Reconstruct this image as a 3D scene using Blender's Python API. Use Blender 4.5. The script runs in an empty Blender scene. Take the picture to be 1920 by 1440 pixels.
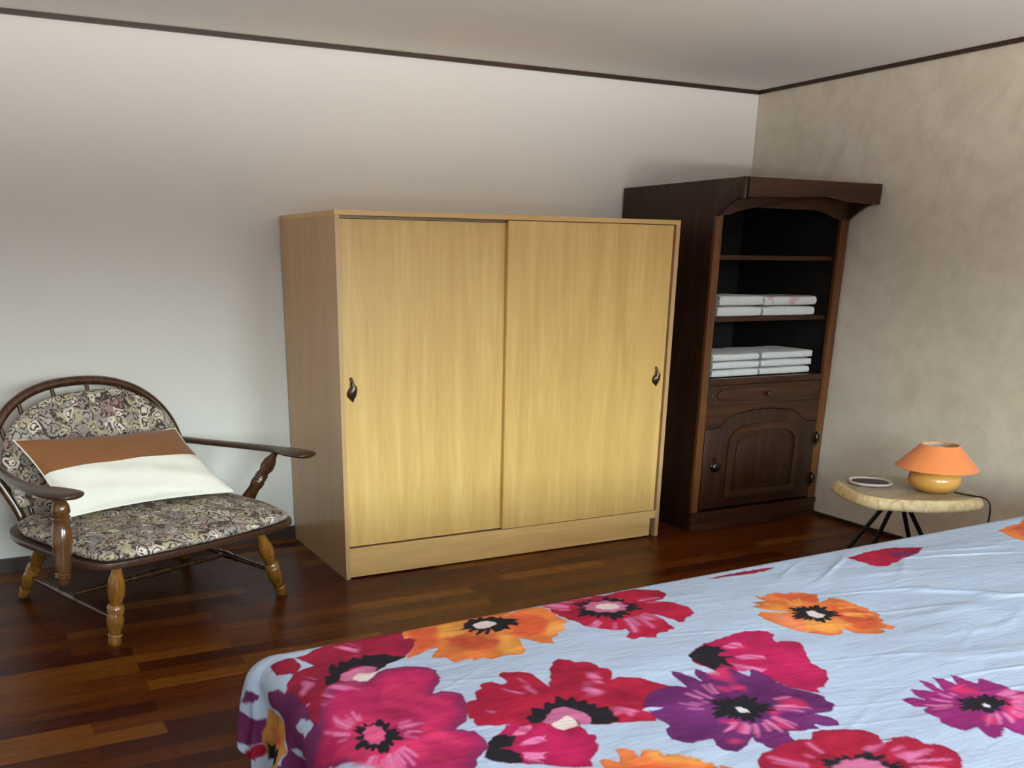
import bpy, bmesh, math, random
import numpy as np
from mathutils import Vector, Matrix
PI = math.pi
scene = bpy.context.scene
COL = scene.collection
random.seed(7)

# ------------------------------------------------------------------ helpers
def link(o, parent=None):
    COL.objects.link(o)
    if parent is not None:
        o.parent = parent
    return o

def thing(name, label, cat, loc=(0, 0, 0), rz=0, group=None):
    o = bpy.data.objects.new(name, None)
    o.empty_display_size = .1
    o.location = loc; o.rotation_euler = (0, 0, rz)
    tag(o, label, cat, group)
    return link(o)

def tag(o, label=None, cat=None, group=None, kind=None):
    if label: o['label'] = label
    if cat: o['category'] = cat
    if group: o['group'] = group
    if kind: o['kind'] = kind
    return o

def obj(name, bm, m, parent=None, smooth=None, bevel=0, seg=2):
    me = bpy.data.meshes.new(name)
    if bevel:
        ed = [e for e in bm.edges if len(e.link_faces) == 2 and e.calc_face_angle(0) > .6]
        bmesh.ops.bevel(bm, geom=ed, offset=bevel, segments=seg, profile=.5, affect='EDGES', clamp_overlap=True)
    bmesh.ops.recalc_face_normals(bm, faces=bm.faces)
    bm.to_mesh(me); bm.free()
    me.materials.append(m)
    o = bpy.data.objects.new(name, me)
    link(o, parent)
    if smooth is not None or bevel:
        for p in me.polygons: p.use_smooth = True
        try:
            me.set_sharp_from_angle(angle=math.radians(smooth or 35))
        except Exception:
            pass
    return o

def struct(name, bm, m, **k):
    o = obj(name, bm, m, **k); o['kind'] = 'structure'; return o

def box(bm, x0, x1, y0, y1, z0, z1):
    c = [bm.verts.new(p) for p in [(x0,y0,z0),(x1,y0,z0),(x1,y1,z0),(x0,y1,z0),(x0,y0,z1),(x1,y0,z1),(x1,y1,z1),(x0,y1,z1)]]
    for f in [(0,3,2,1),(4,5,6,7),(0,1,5,4),(1,2,6,5),(2,3,7,6),(3,0,4,7)]:
        bm.faces.new([c[i] for i in f])
    return c

def bx(*a):
    bm = bmesh.new(); box(bm, *a); return bm

def prism(bm, pts, axis, a0, a1):
    """extrude a 2D outline: axis 'y' -> pts are (x,z); 'z' -> (x,y); 'x' -> (y,z)"""
    def P(p, a):
        return {'y': (p[0], a, p[1]), 'z': (p[0], p[1], a), 'x': (a, p[0], p[1])}[axis]
    A = [bm.verts.new(P(p, a0)) for p in pts]; B = [bm.verts.new(P(p, a1)) for p in pts]
    fa = bm.faces.new(A); fb = bm.faces.new(list(reversed(B)))
    n = len(pts)
    for i in range(n):
        bm.faces.new([A[i], B[i], B[(i+1) % n], A[(i+1) % n]])
    bmesh.ops.triangulate(bm, faces=[fa, fb])
    return bm

def frame_of(d):
    d = Vector(d).normalized()
    a = Vector((0, 0, 1)) if abs(d.z) < .9 else Vector((1, 0, 0))
    x = d.cross(a).normalized(); y = d.cross(x).normalized()
    return x, y, d

def lathe(bm, prof, p0, p1, n=24, cap=True):
    """prof: list of (t 0..1 along p0->p1, radius)"""
    p0 = Vector(p0); p1 = Vector(p1); x, y, d = frame_of(p1 - p0)
    rings = []
    for t, r in prof:
        c = p0.lerp(p1, t)
        rings.append([bm.verts.new(c + x*(math.cos(2*PI*k/n)*r) + y*(math.sin(2*PI*k/n)*r)) for k in range(n)])
    for a, b in zip(rings, rings[1:]):
        for k in range(n):
            bm.faces.new([a[k], a[(k+1) % n], b[(k+1) % n], b[k]])
    if cap:
        bm.faces.new(list(reversed(rings[0]))); bm.faces.new(rings[-1])
    return bm

def smooth_path(pts, sub=6):
    P = [Vector(p) for p in pts]; out = []
    for i in range(len(P)-1):
        a = P[max(0, i-1)]; b = P[i]; c = P[i+1]; d = P[min(len(P)-1, i+2)]
        for k in range(sub):
            t = k/sub
            out.append(.5*((2*b) + (c-a)*t + (2*a-5*b+4*c-d)*t*t + (-a+3*b-3*c+d)*t**3))
    out.append(P[-1]); return out

def tube(bm, path, rad, n=12, up=None, flat=1.0, closed=False):
    """sweep an (elliptic) section; rad is a number or f(t)->(ra, rb)"""
    P = [Vector(p) for p in path]; m = len(P); rings = []
    prev = None
    for i, p in enumerate(P):
        d = (P[min(i+1, m-1)] - P[max(i-1, 0)]).normalized()
        if up is not None:
            x = d.cross(Vector(up)).normalized(); y = x.cross(d).normalized()
        else:
            if prev is None: x, y, _ = frame_of(d)
            else:
                x = (prev - d*prev.dot(d)).normalized(); y = d.cross(x).normalized()
            prev = x
        r = rad(i/(m-1)) if callable(rad) else (rad, rad*flat)
        rings.append([bm.verts.new(p + x*math.cos(2*PI*k/n)*r[0] + y*math.sin(2*PI*k/n)*r[1]) for k in range(n)])
    for a, b in zip(rings, rings[1:]):
        for k in range(n):
            bm.faces.new([a[k], a[(k+1) % n], b[(k+1) % n], b[k]])
    bm.faces.new(list(reversed(rings[0]))); bm.faces.new(rings[-1])
    return bm

# ------------------------------------------------------------------ materials
def srgb(r, g, b):
    f = lambda c: (c/255/12.92) if c/255 <= .04045 else ((c/255+.055)/1.055)**2.4
    return (f(r), f(g), f(b), 1)

class NT:
    def __init__(s, name):
        s.m = bpy.data.materials.new(name); s.m.use_nodes = True
        s.t = s.m.node_tree; s.n = s.t.nodes; s.l = s.t.links
        s.b = s.n['Principled BSDF']
    def new(s, typ, **k):
        o = s.n.new(typ)
        for a, v in k.items():
            if a in o.inputs: o.inputs[a].default_value = v
            else: setattr(o, a, v)
        return o
    def ln(s, a, b): s.l.new(a, b)
    def coord(s, scale=(1, 1, 1), kind='Object', rot=(0, 0, 0)):
        tc = s.new('ShaderNodeTexCoord'); mp = s.new('ShaderNodeMapping')
        mp.inputs['Scale'].default_value = scale; mp.inputs['Rotation'].default_value = rot
        s.ln(tc.outputs[kind], mp.inputs[0]); return mp.outputs[0]
    def noise(s, vec, scale, detail=3, rough=.5, dist=0):
        o = s.new('ShaderNodeTexNoise'); o.inputs['Scale'].default_value = scale
        o.inputs['Detail'].default_value = detail; o.inputs['Roughness'].default_value = rough
        o.inputs['Distortion'].default_value = dist
        s.ln(vec, o.inputs['Vector']); return o.outputs['Fac']
    def ramp(s, fac, stops, interp='LINEAR'):
        o = s.new('ShaderNodeValToRGB'); e = o.color_ramp.elements; o.color_ramp.interpolation = interp
        while len(e) < len(stops): e.new(.5)
        for i, (p, c) in enumerate(stops): e[i].position = p; e[i].color = c
        s.ln(fac, o.inputs[0]); return o.outputs[0]
    def mix(s, f, a, b, mode='MIX'):
        o = s.new('ShaderNodeMix'); o.data_type = 'RGBA'; o.blend_type = mode
        for i, v in ((0, f), (6, a), (7, b)):
            if hasattr(v, 'links'): s.ln(v, o.inputs[i])
            else: o.inputs[i].default_value = v
        return o.outputs[2]
    def math(s, op, a, b=0.0):
        o = s.new('ShaderNodeMath'); o.operation = op
        for i, v in ((0, a), (1, b)):
            if hasattr(v, 'links'): s.ln(v, o.inputs[i])
            else: o.inputs[i].default_value = v
        return o.outputs[0]
    def bump(s, h, strength=.3, dist=.002):
        o = s.new('ShaderNodeBump'); o.inputs['Strength'].default_value = strength; o.inputs['Distance'].default_value = dist
        s.ln(h, o.inputs['Height']); s.ln(o.outputs[0], s.b.inputs['Normal'])
    def col(s, c):
        if hasattr(c, 'links'): s.ln(c, s.b.inputs['Base Color'])
        else: s.b.inputs['Base Color'].default_value = c
    def rough(s, r, spec=.5):
        if hasattr(r, 'links'): s.ln(r, s.b.inputs['Roughness'])
        else: s.b.inputs['Roughness'].default_value = r
        s.b.inputs['Specular IOR Level'].default_value = spec

def wood(name, dark, mid, light, rough=.35, axis='z', scale=1.0, spec=.5, grain=1.0, coat=0):
    t = NT(name)
    sc = {'z': (14, 14, .9), 'x': (.9, 14, 14), 'y': (14, .9, 14)}[axis]
    v = t.coord(tuple(a*scale for a in sc))
    n1 = t.noise(v, 2.2, 5, .6, .6); n2 = t.noise(v, 9, 3, .6, .2)
    f = t.math('ADD', t.math('MULTIPLY', n1, .75), t.math('MULTIPLY', n2, .25))
    t.col(t.ramp(f, [(.32, dark), (.5, mid), (.68, light)]))
    t.rough(rough, spec); t.bump(n2, .12*grain, .001)
    if coat:
        t.b.inputs['Coat Weight'].default_value = coat; t.b.inputs['Coat Roughness'].default_value = .12
    return t.m

def plain(name, c, rough=.5, metal=0, spec=.5, noise_amt=.06, ns=20):
    t = NT(name); v = t.coord(); n = t.noise(v, ns, 3)
    d = tuple(x*(1-noise_amt) for x in c[:3])+(1,); l = tuple(min(1, x*(1+noise_amt)) for x in c[:3])+(1,)
    t.col(t.ramp(n, [(.35, d), (.65, l)])); t.rough(rough, spec); t.b.inputs['Metallic'].default_value = metal
    return t.m

M = {}
def wall_mat(name, c, bump=.15):
    t = NT(name); v = t.coord()
    n = t.noise(v, 1.2, 3); n2 = t.noise(v, 160, 2)
    d = tuple(x*.985 for x in c[:3])+(1,)
    t.col(t.ramp(n, [(.3, d), (.7, c)])); t.rough(.9, .2); t.bump(n2, bump, .001); return t.m
M['wall_white'] = wall_mat('white_wall_paint', srgb(221, 219, 216))
M['ceiling'] = wall_mat('ceiling_paint', srgb(230, 228, 224))
# mottled beige wallpaper
t = NT('mottled_wallpaper'); v = t.coord()
n1 = t.noise(v, 3.0, 6, .66, .8); n2 = t.noise(v, 9, 4, .6, .8); n3 = t.noise(v, 1.1, 2, .5, .3)
c1 = t.ramp(n1, [(.33, srgb(200, 187, 170)), (.5, srgb(215, 203, 187)), (.68, srgb(225, 214, 199))])
c2 = t.ramp(n2, [(.35, srgb(198, 183, 168)), (.65, srgb(216, 206, 190))])
c3 = t.mix(.38, c1, c2)
t.col(t.mix(t.math('MULTIPLY', t.math('SUBTRACT', n3, .45), .9), c3, srgb(192, 186, 160)))
t.rough(.85, .25); t.bump(n2, .15, .001); M['wallpaper'] = t.m

# parquet
t = NT('reddish_parquet'); v = t.coord((1, 1, 1))
br = t.new('ShaderNodeTexBrick'); t.ln(v, br.inputs['Vector'])
br.offset = .37; br.offset_frequency = 2; br.squash = 1
br.inputs['Scale'].default_value = 1; br.inputs['Brick Width'].default_value = .62; br.inputs['Row Height'].default_value = .095
br.inputs['Mortar Size'].default_value = .0012; br.inputs['Mortar Smooth'].default_value = .3; br.inputs['Bias'].default_value = 0
br.inputs['Color1'].default_value = (0, 0, 0, 1); br.inputs['Color2'].default_value = (1, 1, 1, 1); br.inputs['Mortar'].default_value = (.3, .3, .3, 1)
vg = t.coord((1.2, 16, 16)); g1 = t.noise(vg, 2.2, 5, .6, .7); g2 = t.noise(vg, 8, 3)
base = t.ramp(br.outputs['Color'], [(0, srgb(58, 20, 6)), (.3, srgb(76, 31, 7)), (.6, srgb(88, 40, 8)), (.85, srgb(98, 50, 11)), (1, srgb(122, 72, 19))])
gr = t.ramp(g1, [(.3, (.62, .62, .62, 1)), (.7, (1.12, 1.12, 1.12, 1))])
c = t.mix(1, base, gr, 'MULTIPLY')
c = t.mix(br.outputs['Fac'], c, srgb(40, 18, 8))
t.col(c); t.rough(t.math('ADD', .22, t.math('MULTIPLY', g2, .14)), .10); t.bump(g2, .04, .001); M['floor'] = t.m

M['trim'] = wood('dark_brown_trim', srgb(38, 24, 16), srgb(50, 32, 22), srgb(62, 42, 30), .4, 'x')
M['beech'] = wood('beech_veneer', srgb(196, 156, 90), srgb(208, 170, 101), srgb(220, 186, 116), .36, 'z', .55, grain=.3)
M['beech_h'] = wood('beech_veneer_horizontal', srgb(200, 160, 98), srgb(212, 173, 110), srgb(222, 186, 122), .4, 'x', .55, grain=.3)
M['beech_shaded'] = wood('beech_veneer_shaded', srgb(180, 142, 98), srgb(190, 152, 107), srgb(198, 162, 116), .3, 'z', .5, grain=.3)  # darker than the doors: shade on the wardrobe sides is put into the colour
M['oak'] = wood('dark_stained_oak', srgb(30, 15, 8), srgb(46, 24, 12), srgb(64, 35, 17), .38, 'z', 1, spec=.35, grain=1)
M['oak_lit'] = wood('dark_oak_stile_lit', srgb(70, 38, 17), srgb(92, 54, 25), srgb(112, 70, 34), .32, 'z', 1, grain=1)  # paler copy of the oak, light falling on the stiles painted in
M['oak_h'] = wood('dark_stained_oak_horizontal', srgb(36, 19, 10), srgb(54, 29, 15), srgb(74, 42, 21), .36, 'x', 1, spec=.4, grain=1)
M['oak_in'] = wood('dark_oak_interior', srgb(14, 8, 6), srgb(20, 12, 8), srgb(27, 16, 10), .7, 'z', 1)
M['chair_wood'] = wood('dark_turned_oak', srgb(46, 26, 14), srgb(66, 38, 20), srgb(88, 54, 28), .26, 'z', 1.6, coat=.5)
M['chair_top'] = wood('dark_arm_oak', srgb(48, 29, 18), srgb(62, 39, 25), srgb(76, 50, 33), .32, 'y', 1.4, coat=.3)
M['leg_wood'] = wood('honey_oak_leg', srgb(100, 62, 20), srgb(132, 86, 30), srgb(156, 108, 44), .2, 'z', 1.6, coat=.8)
M['post_wood'] = wood('brown_oak_post', srgb(62, 38, 18), srgb(86, 54, 24), srgb(108, 70, 32), .22, 'z', 1.6, coat=.7)
M['bronze'] = plain('antique_bronze', srgb(98, 86, 72), .32, .85)
M['dark_metal'] = plain('black_iron', srgb(22, 20, 19), .45, .4)
M['pewter'] = plain('dark_pewter', srgb(70, 66, 62), .22, .95)
M['brass'] = plain('brass_pin', srgb(170, 140, 96), .3, .9)
M['void'] = plain('dark_recess_paint', srgb(30, 20, 14), .8)

# tapestry: curls in beige, grey, rose on dark taupe
t = NT('floral_tapestry'); v = t.coord((1, 1, 1))
wn = t.new('ShaderNodeTexNoise'); wn.inputs['Scale'].default_value = 16; wn.inputs['Detail'].default_value = 2; t.ln(v, wn.inputs['Vector'])
wm = t.new('ShaderNodeVectorMath'); wm.operation = 'SCALE'; wm.inputs[3].default_value = .07; t.ln(wn.outputs['Color'], wm.inputs[0])
wa = t.new('ShaderNodeVectorMath'); wa.operation = 'ADD'; t.ln(v, wa.inputs[0]); t.ln(wm.outputs[0], wa.inputs[1])
vo = t.new('ShaderNodeTexVoronoi'); vo.inputs['Scale'].default_value = 20; vo.feature = 'F1'; t.ln(wa.outputs[0], vo.inputs['Vector'])
vs = t.new('ShaderNodeTexVoronoi'); vs.inputs['Scale'].default_value = 52; vs.feature = 'F1'; t.ln(wa.outputs[0], vs.inputs['Vector'])
ringf = t.ramp(vo.outputs['Distance'], [(0, (0,0,0,1)), (.11, (0,0,0,1)), (.15, (1,1,1,1)), (.30, (1,1,1,1)), (.34, (0,0,0,1)), (.44, (0,0,0,1)), (.48, (.95,.95,.95,1)), (.62, (.8,.8,.8,1)), (.68, (0,0,0,1))])
smallf = t.ramp(vs.outputs['Distance'], [(0, (1,1,1,1)), (.32, (1,1,1,1)), (.44, (0,0,0,1)), (.6, (0,0,0,1)), (.7, (.6,.6,.6,1))])
pal = t.ramp(t.math('FRACT', t.math('MULTIPLY', vo.outputs['Color'], 3.7)), [(0, srgb(186,174,150)), (.22, srgb(170,163,156)), (.42, srgb(218,206,192)), (.6, srgb(164,134,130)), (.72, srgb(152,145,141)), (.86, srgb(180,168,138)), (1, srgb(170,160,146))], 'CONSTANT')
pal2 = t.ramp(t.math('FRACT', t.math('MULTIPLY', vs.outputs['Color'], 2.3)), [(0, srgb(164,154,140)), (.4, srgb(130,121,118)), (.7, srgb(176,165,142)), (.9, srgb(148,112,108))], 'CONSTANT')
dk = srgb(64, 53, 51)
c = t.mix(smallf, dk, pal2); c = t.mix(ringf, c, pal)
t.col(c); t.rough(.9, .2); t.bump(ringf, .3, .002); M['tapestry'] = t.m

def cloth_mat(name, c, rough=.85, ns=300, wr=6, ws=.4):
    t = NT(name); v = t.coord(); n = t.noise(v, ns, 2); w = t.noise(v, wr, 4, .55, .6)
    t.col(t.ramp(w, [(.3, tuple(x*.93 for x in c[:3])+(1,)), (.7, c)])); t.rough(rough, .25)
    t.b.inputs['Sheen Weight'].default_value = .15
    h = t.math('ADD', t.math('MULTIPLY', w, 1.0), t.math('MULTIPLY', n, .06)); t.bump(h, ws, .012); return t.m
M['suede'] = cloth_mat('rust_suede', srgb(136, 88, 52), .85)
M['canvas'] = cloth_mat('cream_canvas', srgb(232, 228, 218), .9)
M['linen'] = cloth_mat('white_linen', srgb(205, 205, 208), .9, 400, 14, .3)
M['mattress'] = cloth_mat('mattress_ticking', srgb(215, 212, 205), .9)
t = NT('pink_stain_linen'); v = t.coord(); n = t.noise(v, 10, 2)
t.col(t.ramp(n, [(.5, srgb(204,204,207)), (.6, srgb(190,160,162))])); t.rough(.9, .2); M['linen_pink'] = t.m

M['shade'] = cloth_mat('orange_lamp_fabric', srgb(222, 130, 74), .75, 500, 3, .05)
M['shade_in'] = plain('pale_lining', srgb(240, 215, 190), .7)
t = NT('glossy_amber_ceramic'); v = t.coord(); n = t.noise(v, 3, 2)
t.col(t.ramp(n, [(.3, srgb(200, 142, 66)), (.7, srgb(212, 156, 80))])); t.rough(.22, .5); t.b.inputs['Coat Weight'].default_value = .5; t.b.inputs['Coat Roughness'].default_value = .08
M['amber'] = t.m
# live-edge slab
t = NT('slab_top_wood'); v = t.coord((3, 9, 6)); n = t.noise(v, 2.4, 5, .6, 1.2)
t.col(t.ramp(n, [(.3, srgb(132, 116, 92)), (.5, srgb(156, 140, 114)), (.7, srgb(176, 160, 132))])); t.rough(.35, .5); M['slab'] = t.m
t = NT('slab_live_edge'); v = t.coord((6, 6, 3)); n = t.noise(v, 4, 5, .6, 1.5)
t.col(t.ramp(n, [(.3, srgb(168, 146, 104)), (.5, srgb(206, 184, 138)), (.72, srgb(224, 206, 166))])); t.rough(.55, .4); t.bump(n, .5, .008); M['slab_edge'] = t.m
M['pale_rim'] = plain('pale_glazed_rim', srgb(176, 168, 162), .4)
M['mauve_glaze'] = plain('dark_mauve_glaze', srgb(54, 30, 42), .45, 0, .3, .3, 30)
M['white_paint'] = plain('white_window_paint', srgb(225, 225, 222), .4)
M['cable'] = plain('black_cable', srgb(20, 18, 18), .5)
t = NT('window_glass'); t.n.remove(t.b); g = t.new('ShaderNodeBsdfGlossy'); g.inputs['Roughness'].default_value = .02
tr = t.new('ShaderNodeBsdfTransparent'); mx = t.new('ShaderNodeMixShader'); mx.inputs[0].default_value = .06
t.ln(tr.outputs[0], mx.inputs[1]); t.ln(g.outputs[0], mx.inputs[2]); t.ln(mx.outputs[0], t.n['Material Output'].inputs[0]); M['glass'] = t.m

# ------------------------------------------------------------------ camera
f_px, cx, cy = 1797.62, 874.43, 1098.09
yaw, pitch, roll = 0.470407, 0.327697, 0.008633
F = Vector((math.sin(yaw)*math.cos(pitch), math.cos(yaw)*math.cos(pitch), -math.sin(pitch)))
R0 = Vector((math.cos(yaw), -math.sin(yaw), 0)); U0 = R0.cross(F)
Rt = R0*math.cos(roll) + U0*math.sin(roll); Up = -R0*math.sin(roll) + U0*math.cos(roll)
cam = bpy.data.cameras.new('camera'); co = bpy.data.objects.new('camera', cam); COL.objects.link(co)
mw = Matrix((( Rt.x, Up.x, -F.x, -4.771709), (Rt.y, Up.y, -F.y, -5.285457), (Rt.z, Up.z, -F.z, 1.55), (0, 0, 0, 1)))
co.matrix_world = mw
cam.sensor_width = 36; cam.sensor_fit = 'HORIZONTAL'; cam.lens = f_px/1920*36
cam.shift_x = -(cx-960)/1920; cam.shift_y = (cy-720)/1920; cam.clip_start = .02
scene.camera = co

# ------------------------------------------------------------------ room
H = 2.592; XL = -6.6; YF = -7.0
WINS = [(-4.95, -3.35), (-2.3, -.9)]; WZ0, WZ1 = .85, 2.15     # window openings in the front wall
struct('floor', bx(XL-.1, .1, YF-.15, .1, -.1, 0), M['floor'])
struct('ceiling', bx(XL-.1, .1, YF-.15, .1, H, H+.1), M['ceiling'])
struct('wall_back', bx(XL-.1, .1, 0, .1, 0, H), M['wall_white'])
struct('wall_right', bx(0, .1, YF-.15, 0, 0, H), M['wallpaper'])
struct('wall_left', bx(XL-.1, XL, YF-.15, 0, 0, H), M['wall_white'])
bm = bmesh.new(); xe = XL
for a_, b_ in WINS:
    box(bm, xe, a_, YF-.15, YF, 0, H); box(bm, a_, b_, YF-.15, YF, 0, WZ0); box(bm, a_, b_, YF-.15, YF, WZ1, H); xe = b_
box(bm, xe, 0, YF-.15, YF, 0, H)
struct('wall_front', bm, M['wall_white'])
for q_, (WX0, WX1) in enumerate(WINS):
    w = thing('window_%d' % (q_+1), None, None); w['kind'] = 'structure'
    bm = bmesh.new(); xm = (WX0+WX1)/2
    for a in ((WX0, WX0+.06, WZ0, WZ1), (WX1-.06, WX1, WZ0, WZ1), (WX0+.06, WX1-.06, WZ0, WZ0+.06), (WX0+.06, WX1-.06, WZ1-.06, WZ1), (xm-.03, xm+.03, WZ0+.06, WZ1-.06)):
        box(bm, a[0], a[1], YF-.1, YF-.04, a[2], a[3])
    obj('window_frame', bm, M['white_paint'], w)
    bm = bmesh.new(); box(bm, WX0+.06, xm-.03, YF-.073, YF-.067, WZ0+.06, WZ1-.06); box(bm, xm+.03, WX1-.06, YF-.073, YF-.067, WZ0+.06, WZ1-.06)
    obj('window_pane', bm, M['glass'], w)
    obj('window_sill', bx(WX0-.05, WX1+.05, YF-.04, YF+.12, WZ0-.04, WZ0), M['white_paint'], w, bevel=.006)
# ceiling trim (a thin dark batten) and baseboards
struct('trim_1', bx(XL, 0, -.02, 0, H-.021, H), M['trim'], bevel=.004)
struct('trim_2', bx(-.02, 0, YF, -.02, H-.021, H), M['trim'], bevel=.004)
struct('baseboard_back', bx(XL, 0, -.016, 0, 0, .072), M['trim'], bevel=.005)
struct('baseboard_right', bx(-.016, 0, YF, -.016, 0, .022), M['trim'], bevel=.005)
struct('baseboard_left', bx(XL, XL+.016, YF, -.016, 0, .072), M['trim'], bevel=.005)

# ------------------------------------------------------------------ sliding-door wardrobe
L, Rr, Y0, HW = -3.217, -1.257, -.883, 1.760
wd = thing('wardrobe', 'light beech wardrobe with two sliding doors against the white wall', 'wardrobe', ((L+Rr)/2, Y0/2, 0))
cxw, cyw = (L+Rr)/2, Y0/2
def wb(x0, x1, y0, y1, z0, z1): return bx(x0-cxw, x1-cxw, y0-cyw, y1-cyw, z0, z1)
YB = -.022
obj('side_panel', wb(L, L+.022, Y0, YB, 0, HW-.0225), M['beech_shaded'], wd, bevel=.0012)
obj('side_panel', wb(Rr-.025, Rr, Y0, YB, 0, HW-.0225), M['beech_shaded'], wd, bevel=.0012)
obj('top_panel', wb(L, Rr, Y0, YB, HW-.022, HW), M['beech_h'], wd, bevel=.0012)
obj('bottom_panel', wb(L+.0225, Rr-.0225, Y0+.022, YB, .125, .147), M['beech_h'], wd)
obj('back_panel', wb(L+.0225, Rr-.0225, YB-.004, YB, .15, HW-.023), M['beech_shaded'], wd)
obj('bottom_rail', wb(L+.0225, Rr-.0225, Y0+.004, Y0+.02, .112, .158), M['beech_h'], wd, bevel=.001)
obj('plinth', wb(L+.024, Rr-.06, Y0+.006, Y0+.022, .008, .1115), M['beech_h'], wd, bevel=.001)
obj('door_track', wb(L+.0225, Rr-.0225, Y0+.03, Y0+.1, HW-.034, HW-.0225), M['bronze'], wd)
def leaf_handle(parent, x, y, z0, z1, side):
    bm = bmesh.new(); n = 14; h = z1-z0
    rows = []
    for i in range(n+1):
        t_ = i/n; z = z1-cy0-(t_*h)
        wd_ = .010 + .016*math.sin(PI*min(1, max(0, (t_-.25)/.75)))**1.2 if t_ > .25 else .009
        wd_ *= (1 - .75*max(0, (t_-.8)/.2)) if t_ > .8 else (1 if t_ > .06 else .7)
        out = .018*math.sin(PI*t_)+.004
        off = .006*math.sin(2*PI*t_)*side
        row = []
        for k in range(9):
            a = PI*k/8
            row.append(bm.verts.new((x+off-math.cos(a)*wd_+(.008*side if t_ > .3 else 0), y-math.sin(a)*out, z)))
        rows.append(row)
    for a, b in zip(rows, rows[1:]):
        for k in range(8): bm.faces.new([a[k], a[k+1], b[k+1], b[k]])
        bm.faces.new([a[8], a[0], b[0], b[8]])
    bm.faces.new(rows[0]); bm.faces.new(list(reversed(rows[-1])))
    return obj('handle', bm, M['bronze'], parent, smooth=60)
cy0 = 0
d1 = obj('door', wb(L+.026, -2.285, -.848, -.83, .162, HW-.036), M['beech'], wd, bevel=.0015)
d2 = obj('door', wb(-2.312, Rr-.038, -.876, -.854, .162, HW-.026), M['beech'], wd, bevel=.0015)
leaf_handle(d1, -3.150-cxw, -.848-cyw, .890, 1.008, 1)
leaf_handle(d2, -1.350-cxw, -.876-cyw, .884, .992, 1)

# ------------------------------------------------------------------ dark oak cabinet
CL, CR, YC, CT = -1.026, -.017, -.894, 1.975
cb = thing('display_cabinet', 'tall dark oak cabinet with open shelves, drawer and arched door in the corner', 'cabinet', ((CL+CR)/2, YC/2, 0))
ox, oy = (CL+CR)/2, YC/2
def tr_(bm):
    for v_ in bm.verts: v_.co.x -= ox; v_.co.y -= oy
    return bm
def cbx(*a): return tr_(bx(*a))
YBk = -.022
obj('side_panel', cbx(CL, CL+.025, YC+.022, YBk, 0, CT), M['oak'], cb, bevel=.002)
obj('side_panel', cbx(CR-.025, CR, YC+.022, YBk, 0, CT), M['oak'], cb, bevel=.002)
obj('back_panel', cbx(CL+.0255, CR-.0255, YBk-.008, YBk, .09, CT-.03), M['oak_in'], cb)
obj('top_panel', cbx(CL+.0255, CR-.0255, YC+.0225, YBk, CT-.022, CT-.001), M['oak'], cb)
SL, SR = CL+.050, CR-.062          # inner edges of the stiles
obj('stile', cbx(CL, SL, YC, YC+.0215, .115, 1.79), M['oak_lit'], cb, bevel=.004)
obj('stile', cbx(SR, CR, YC, YC+.0215, .115, 1.79), M['oak_lit'], cb, bevel=.004)
# inner linings flanking the open bays
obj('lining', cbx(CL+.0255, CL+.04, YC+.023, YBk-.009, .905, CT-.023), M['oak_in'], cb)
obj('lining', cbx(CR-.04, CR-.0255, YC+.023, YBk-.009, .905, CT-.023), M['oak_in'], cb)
# arched head rail
pts = [(CL, CT), (CR, CT), (CR, 1.7905), (SR+.002, 1.7905), (SR-.015, 1.795)]
for i in range(13):
    a = i/12; x = SR-.05 + (SL-SR+.1)*a
    z = 1.835 + .012*math.sin(PI*a) + .0*a
    z = {0: 1.796, 12: 1.796, 1: 1.818, 11: 1.818, 2: 1.833, 10: 1.833}.get(i, 1.838)
    pts.append((x, z))
pts += [(SL+.015, 1.795), (SL-.002, 1.7905), (CL, 1.7905)]
obj('head_rail', tr_(prism(bmesh.new(), pts, 'y', YC, YC+.0215)), M['oak_h'], cb, bevel=.003)
# cornice: front board, side returns with curved brackets, soffit and lid
YN_ = -1.098
cor = bmesh.new()
pts = [(CL+.03, CT), (CR+.002, CT), (CR+.002, 1.868)]
for i in range(21):
    a = i/20; x = CR-.02 + (CL+.05-CR)*a
    u_ = 1-a; z = 1.869+.006*a + np.interp(u_, [0, .08, .2, .36, .44, .6, .68, .76, 1], [0, .006, .009, .012, .019, .021, .012, .002, 0])
    pts.append((x, z))
pts += [(CL+.03, 1.868)]
prism(cor, pts, 'y', YN_, YN_+.02)
box(cor, CL+.002, CR-.002, YN_+.0205, YC-.0005, CT-.03, CT-.0005)
obj('cornice', tr_(cor), M['oak_h'], cb, bevel=.004)
for side, x in ((0, CL+.001), (1, CR-.021)):
    pp = [(YC-.001, CT-.031), (YN_+.021, CT-.031), (YN_+.021, 1.875)]
    for i in range(9):
        a = i/8; pp.append((YN_+.03+(YC-YN_-.032)*a, 1.872-.085*(a**1.6)))
    pp += [(YC-.001, 1.785)]
    obj('bracket', tr_(prism(bmesh.new(), pp, 'x', x, x+.02)), M['oak'], cb, bevel=.003)
for x in (CL+.016, CR-.008):       # rounded corner posts of the cornice
    bm = bmesh.new(); lathe(bm, [(0, .008), (.04, .0145), (.96, .0145), (1, .012)], (x-ox, YN_+.016-oy, 1.866), (x-ox, YN_+.016-oy, CT+.001), 16)
    obj('corner_post', bm, M['oak'], cb, smooth=50)
for z in (1.586, 1.247):
    obj('shelf', cbx(CL+.0405, CR-.0405, YC+.05, YBk-.0085, z-.024, z), M['oak_h'], cb, bevel=.003)
obj('shelf', cbx(CL+.026, CR-.026, YC+.023, YBk-.0085, .880, .902), M['oak_h'], cb, bevel=.002)
ct = bmesh.new()
box(ct, SL+.0005, SR-.0005, YC-.006, YC+.022, .882, .904); box(ct, SL+.0005, SR-.0005, YC+.002, YC+.022, .868, .8815)
obj('counter_moulding', tr_(ct), M['oak_h'], cb, bevel=.003)
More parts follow.
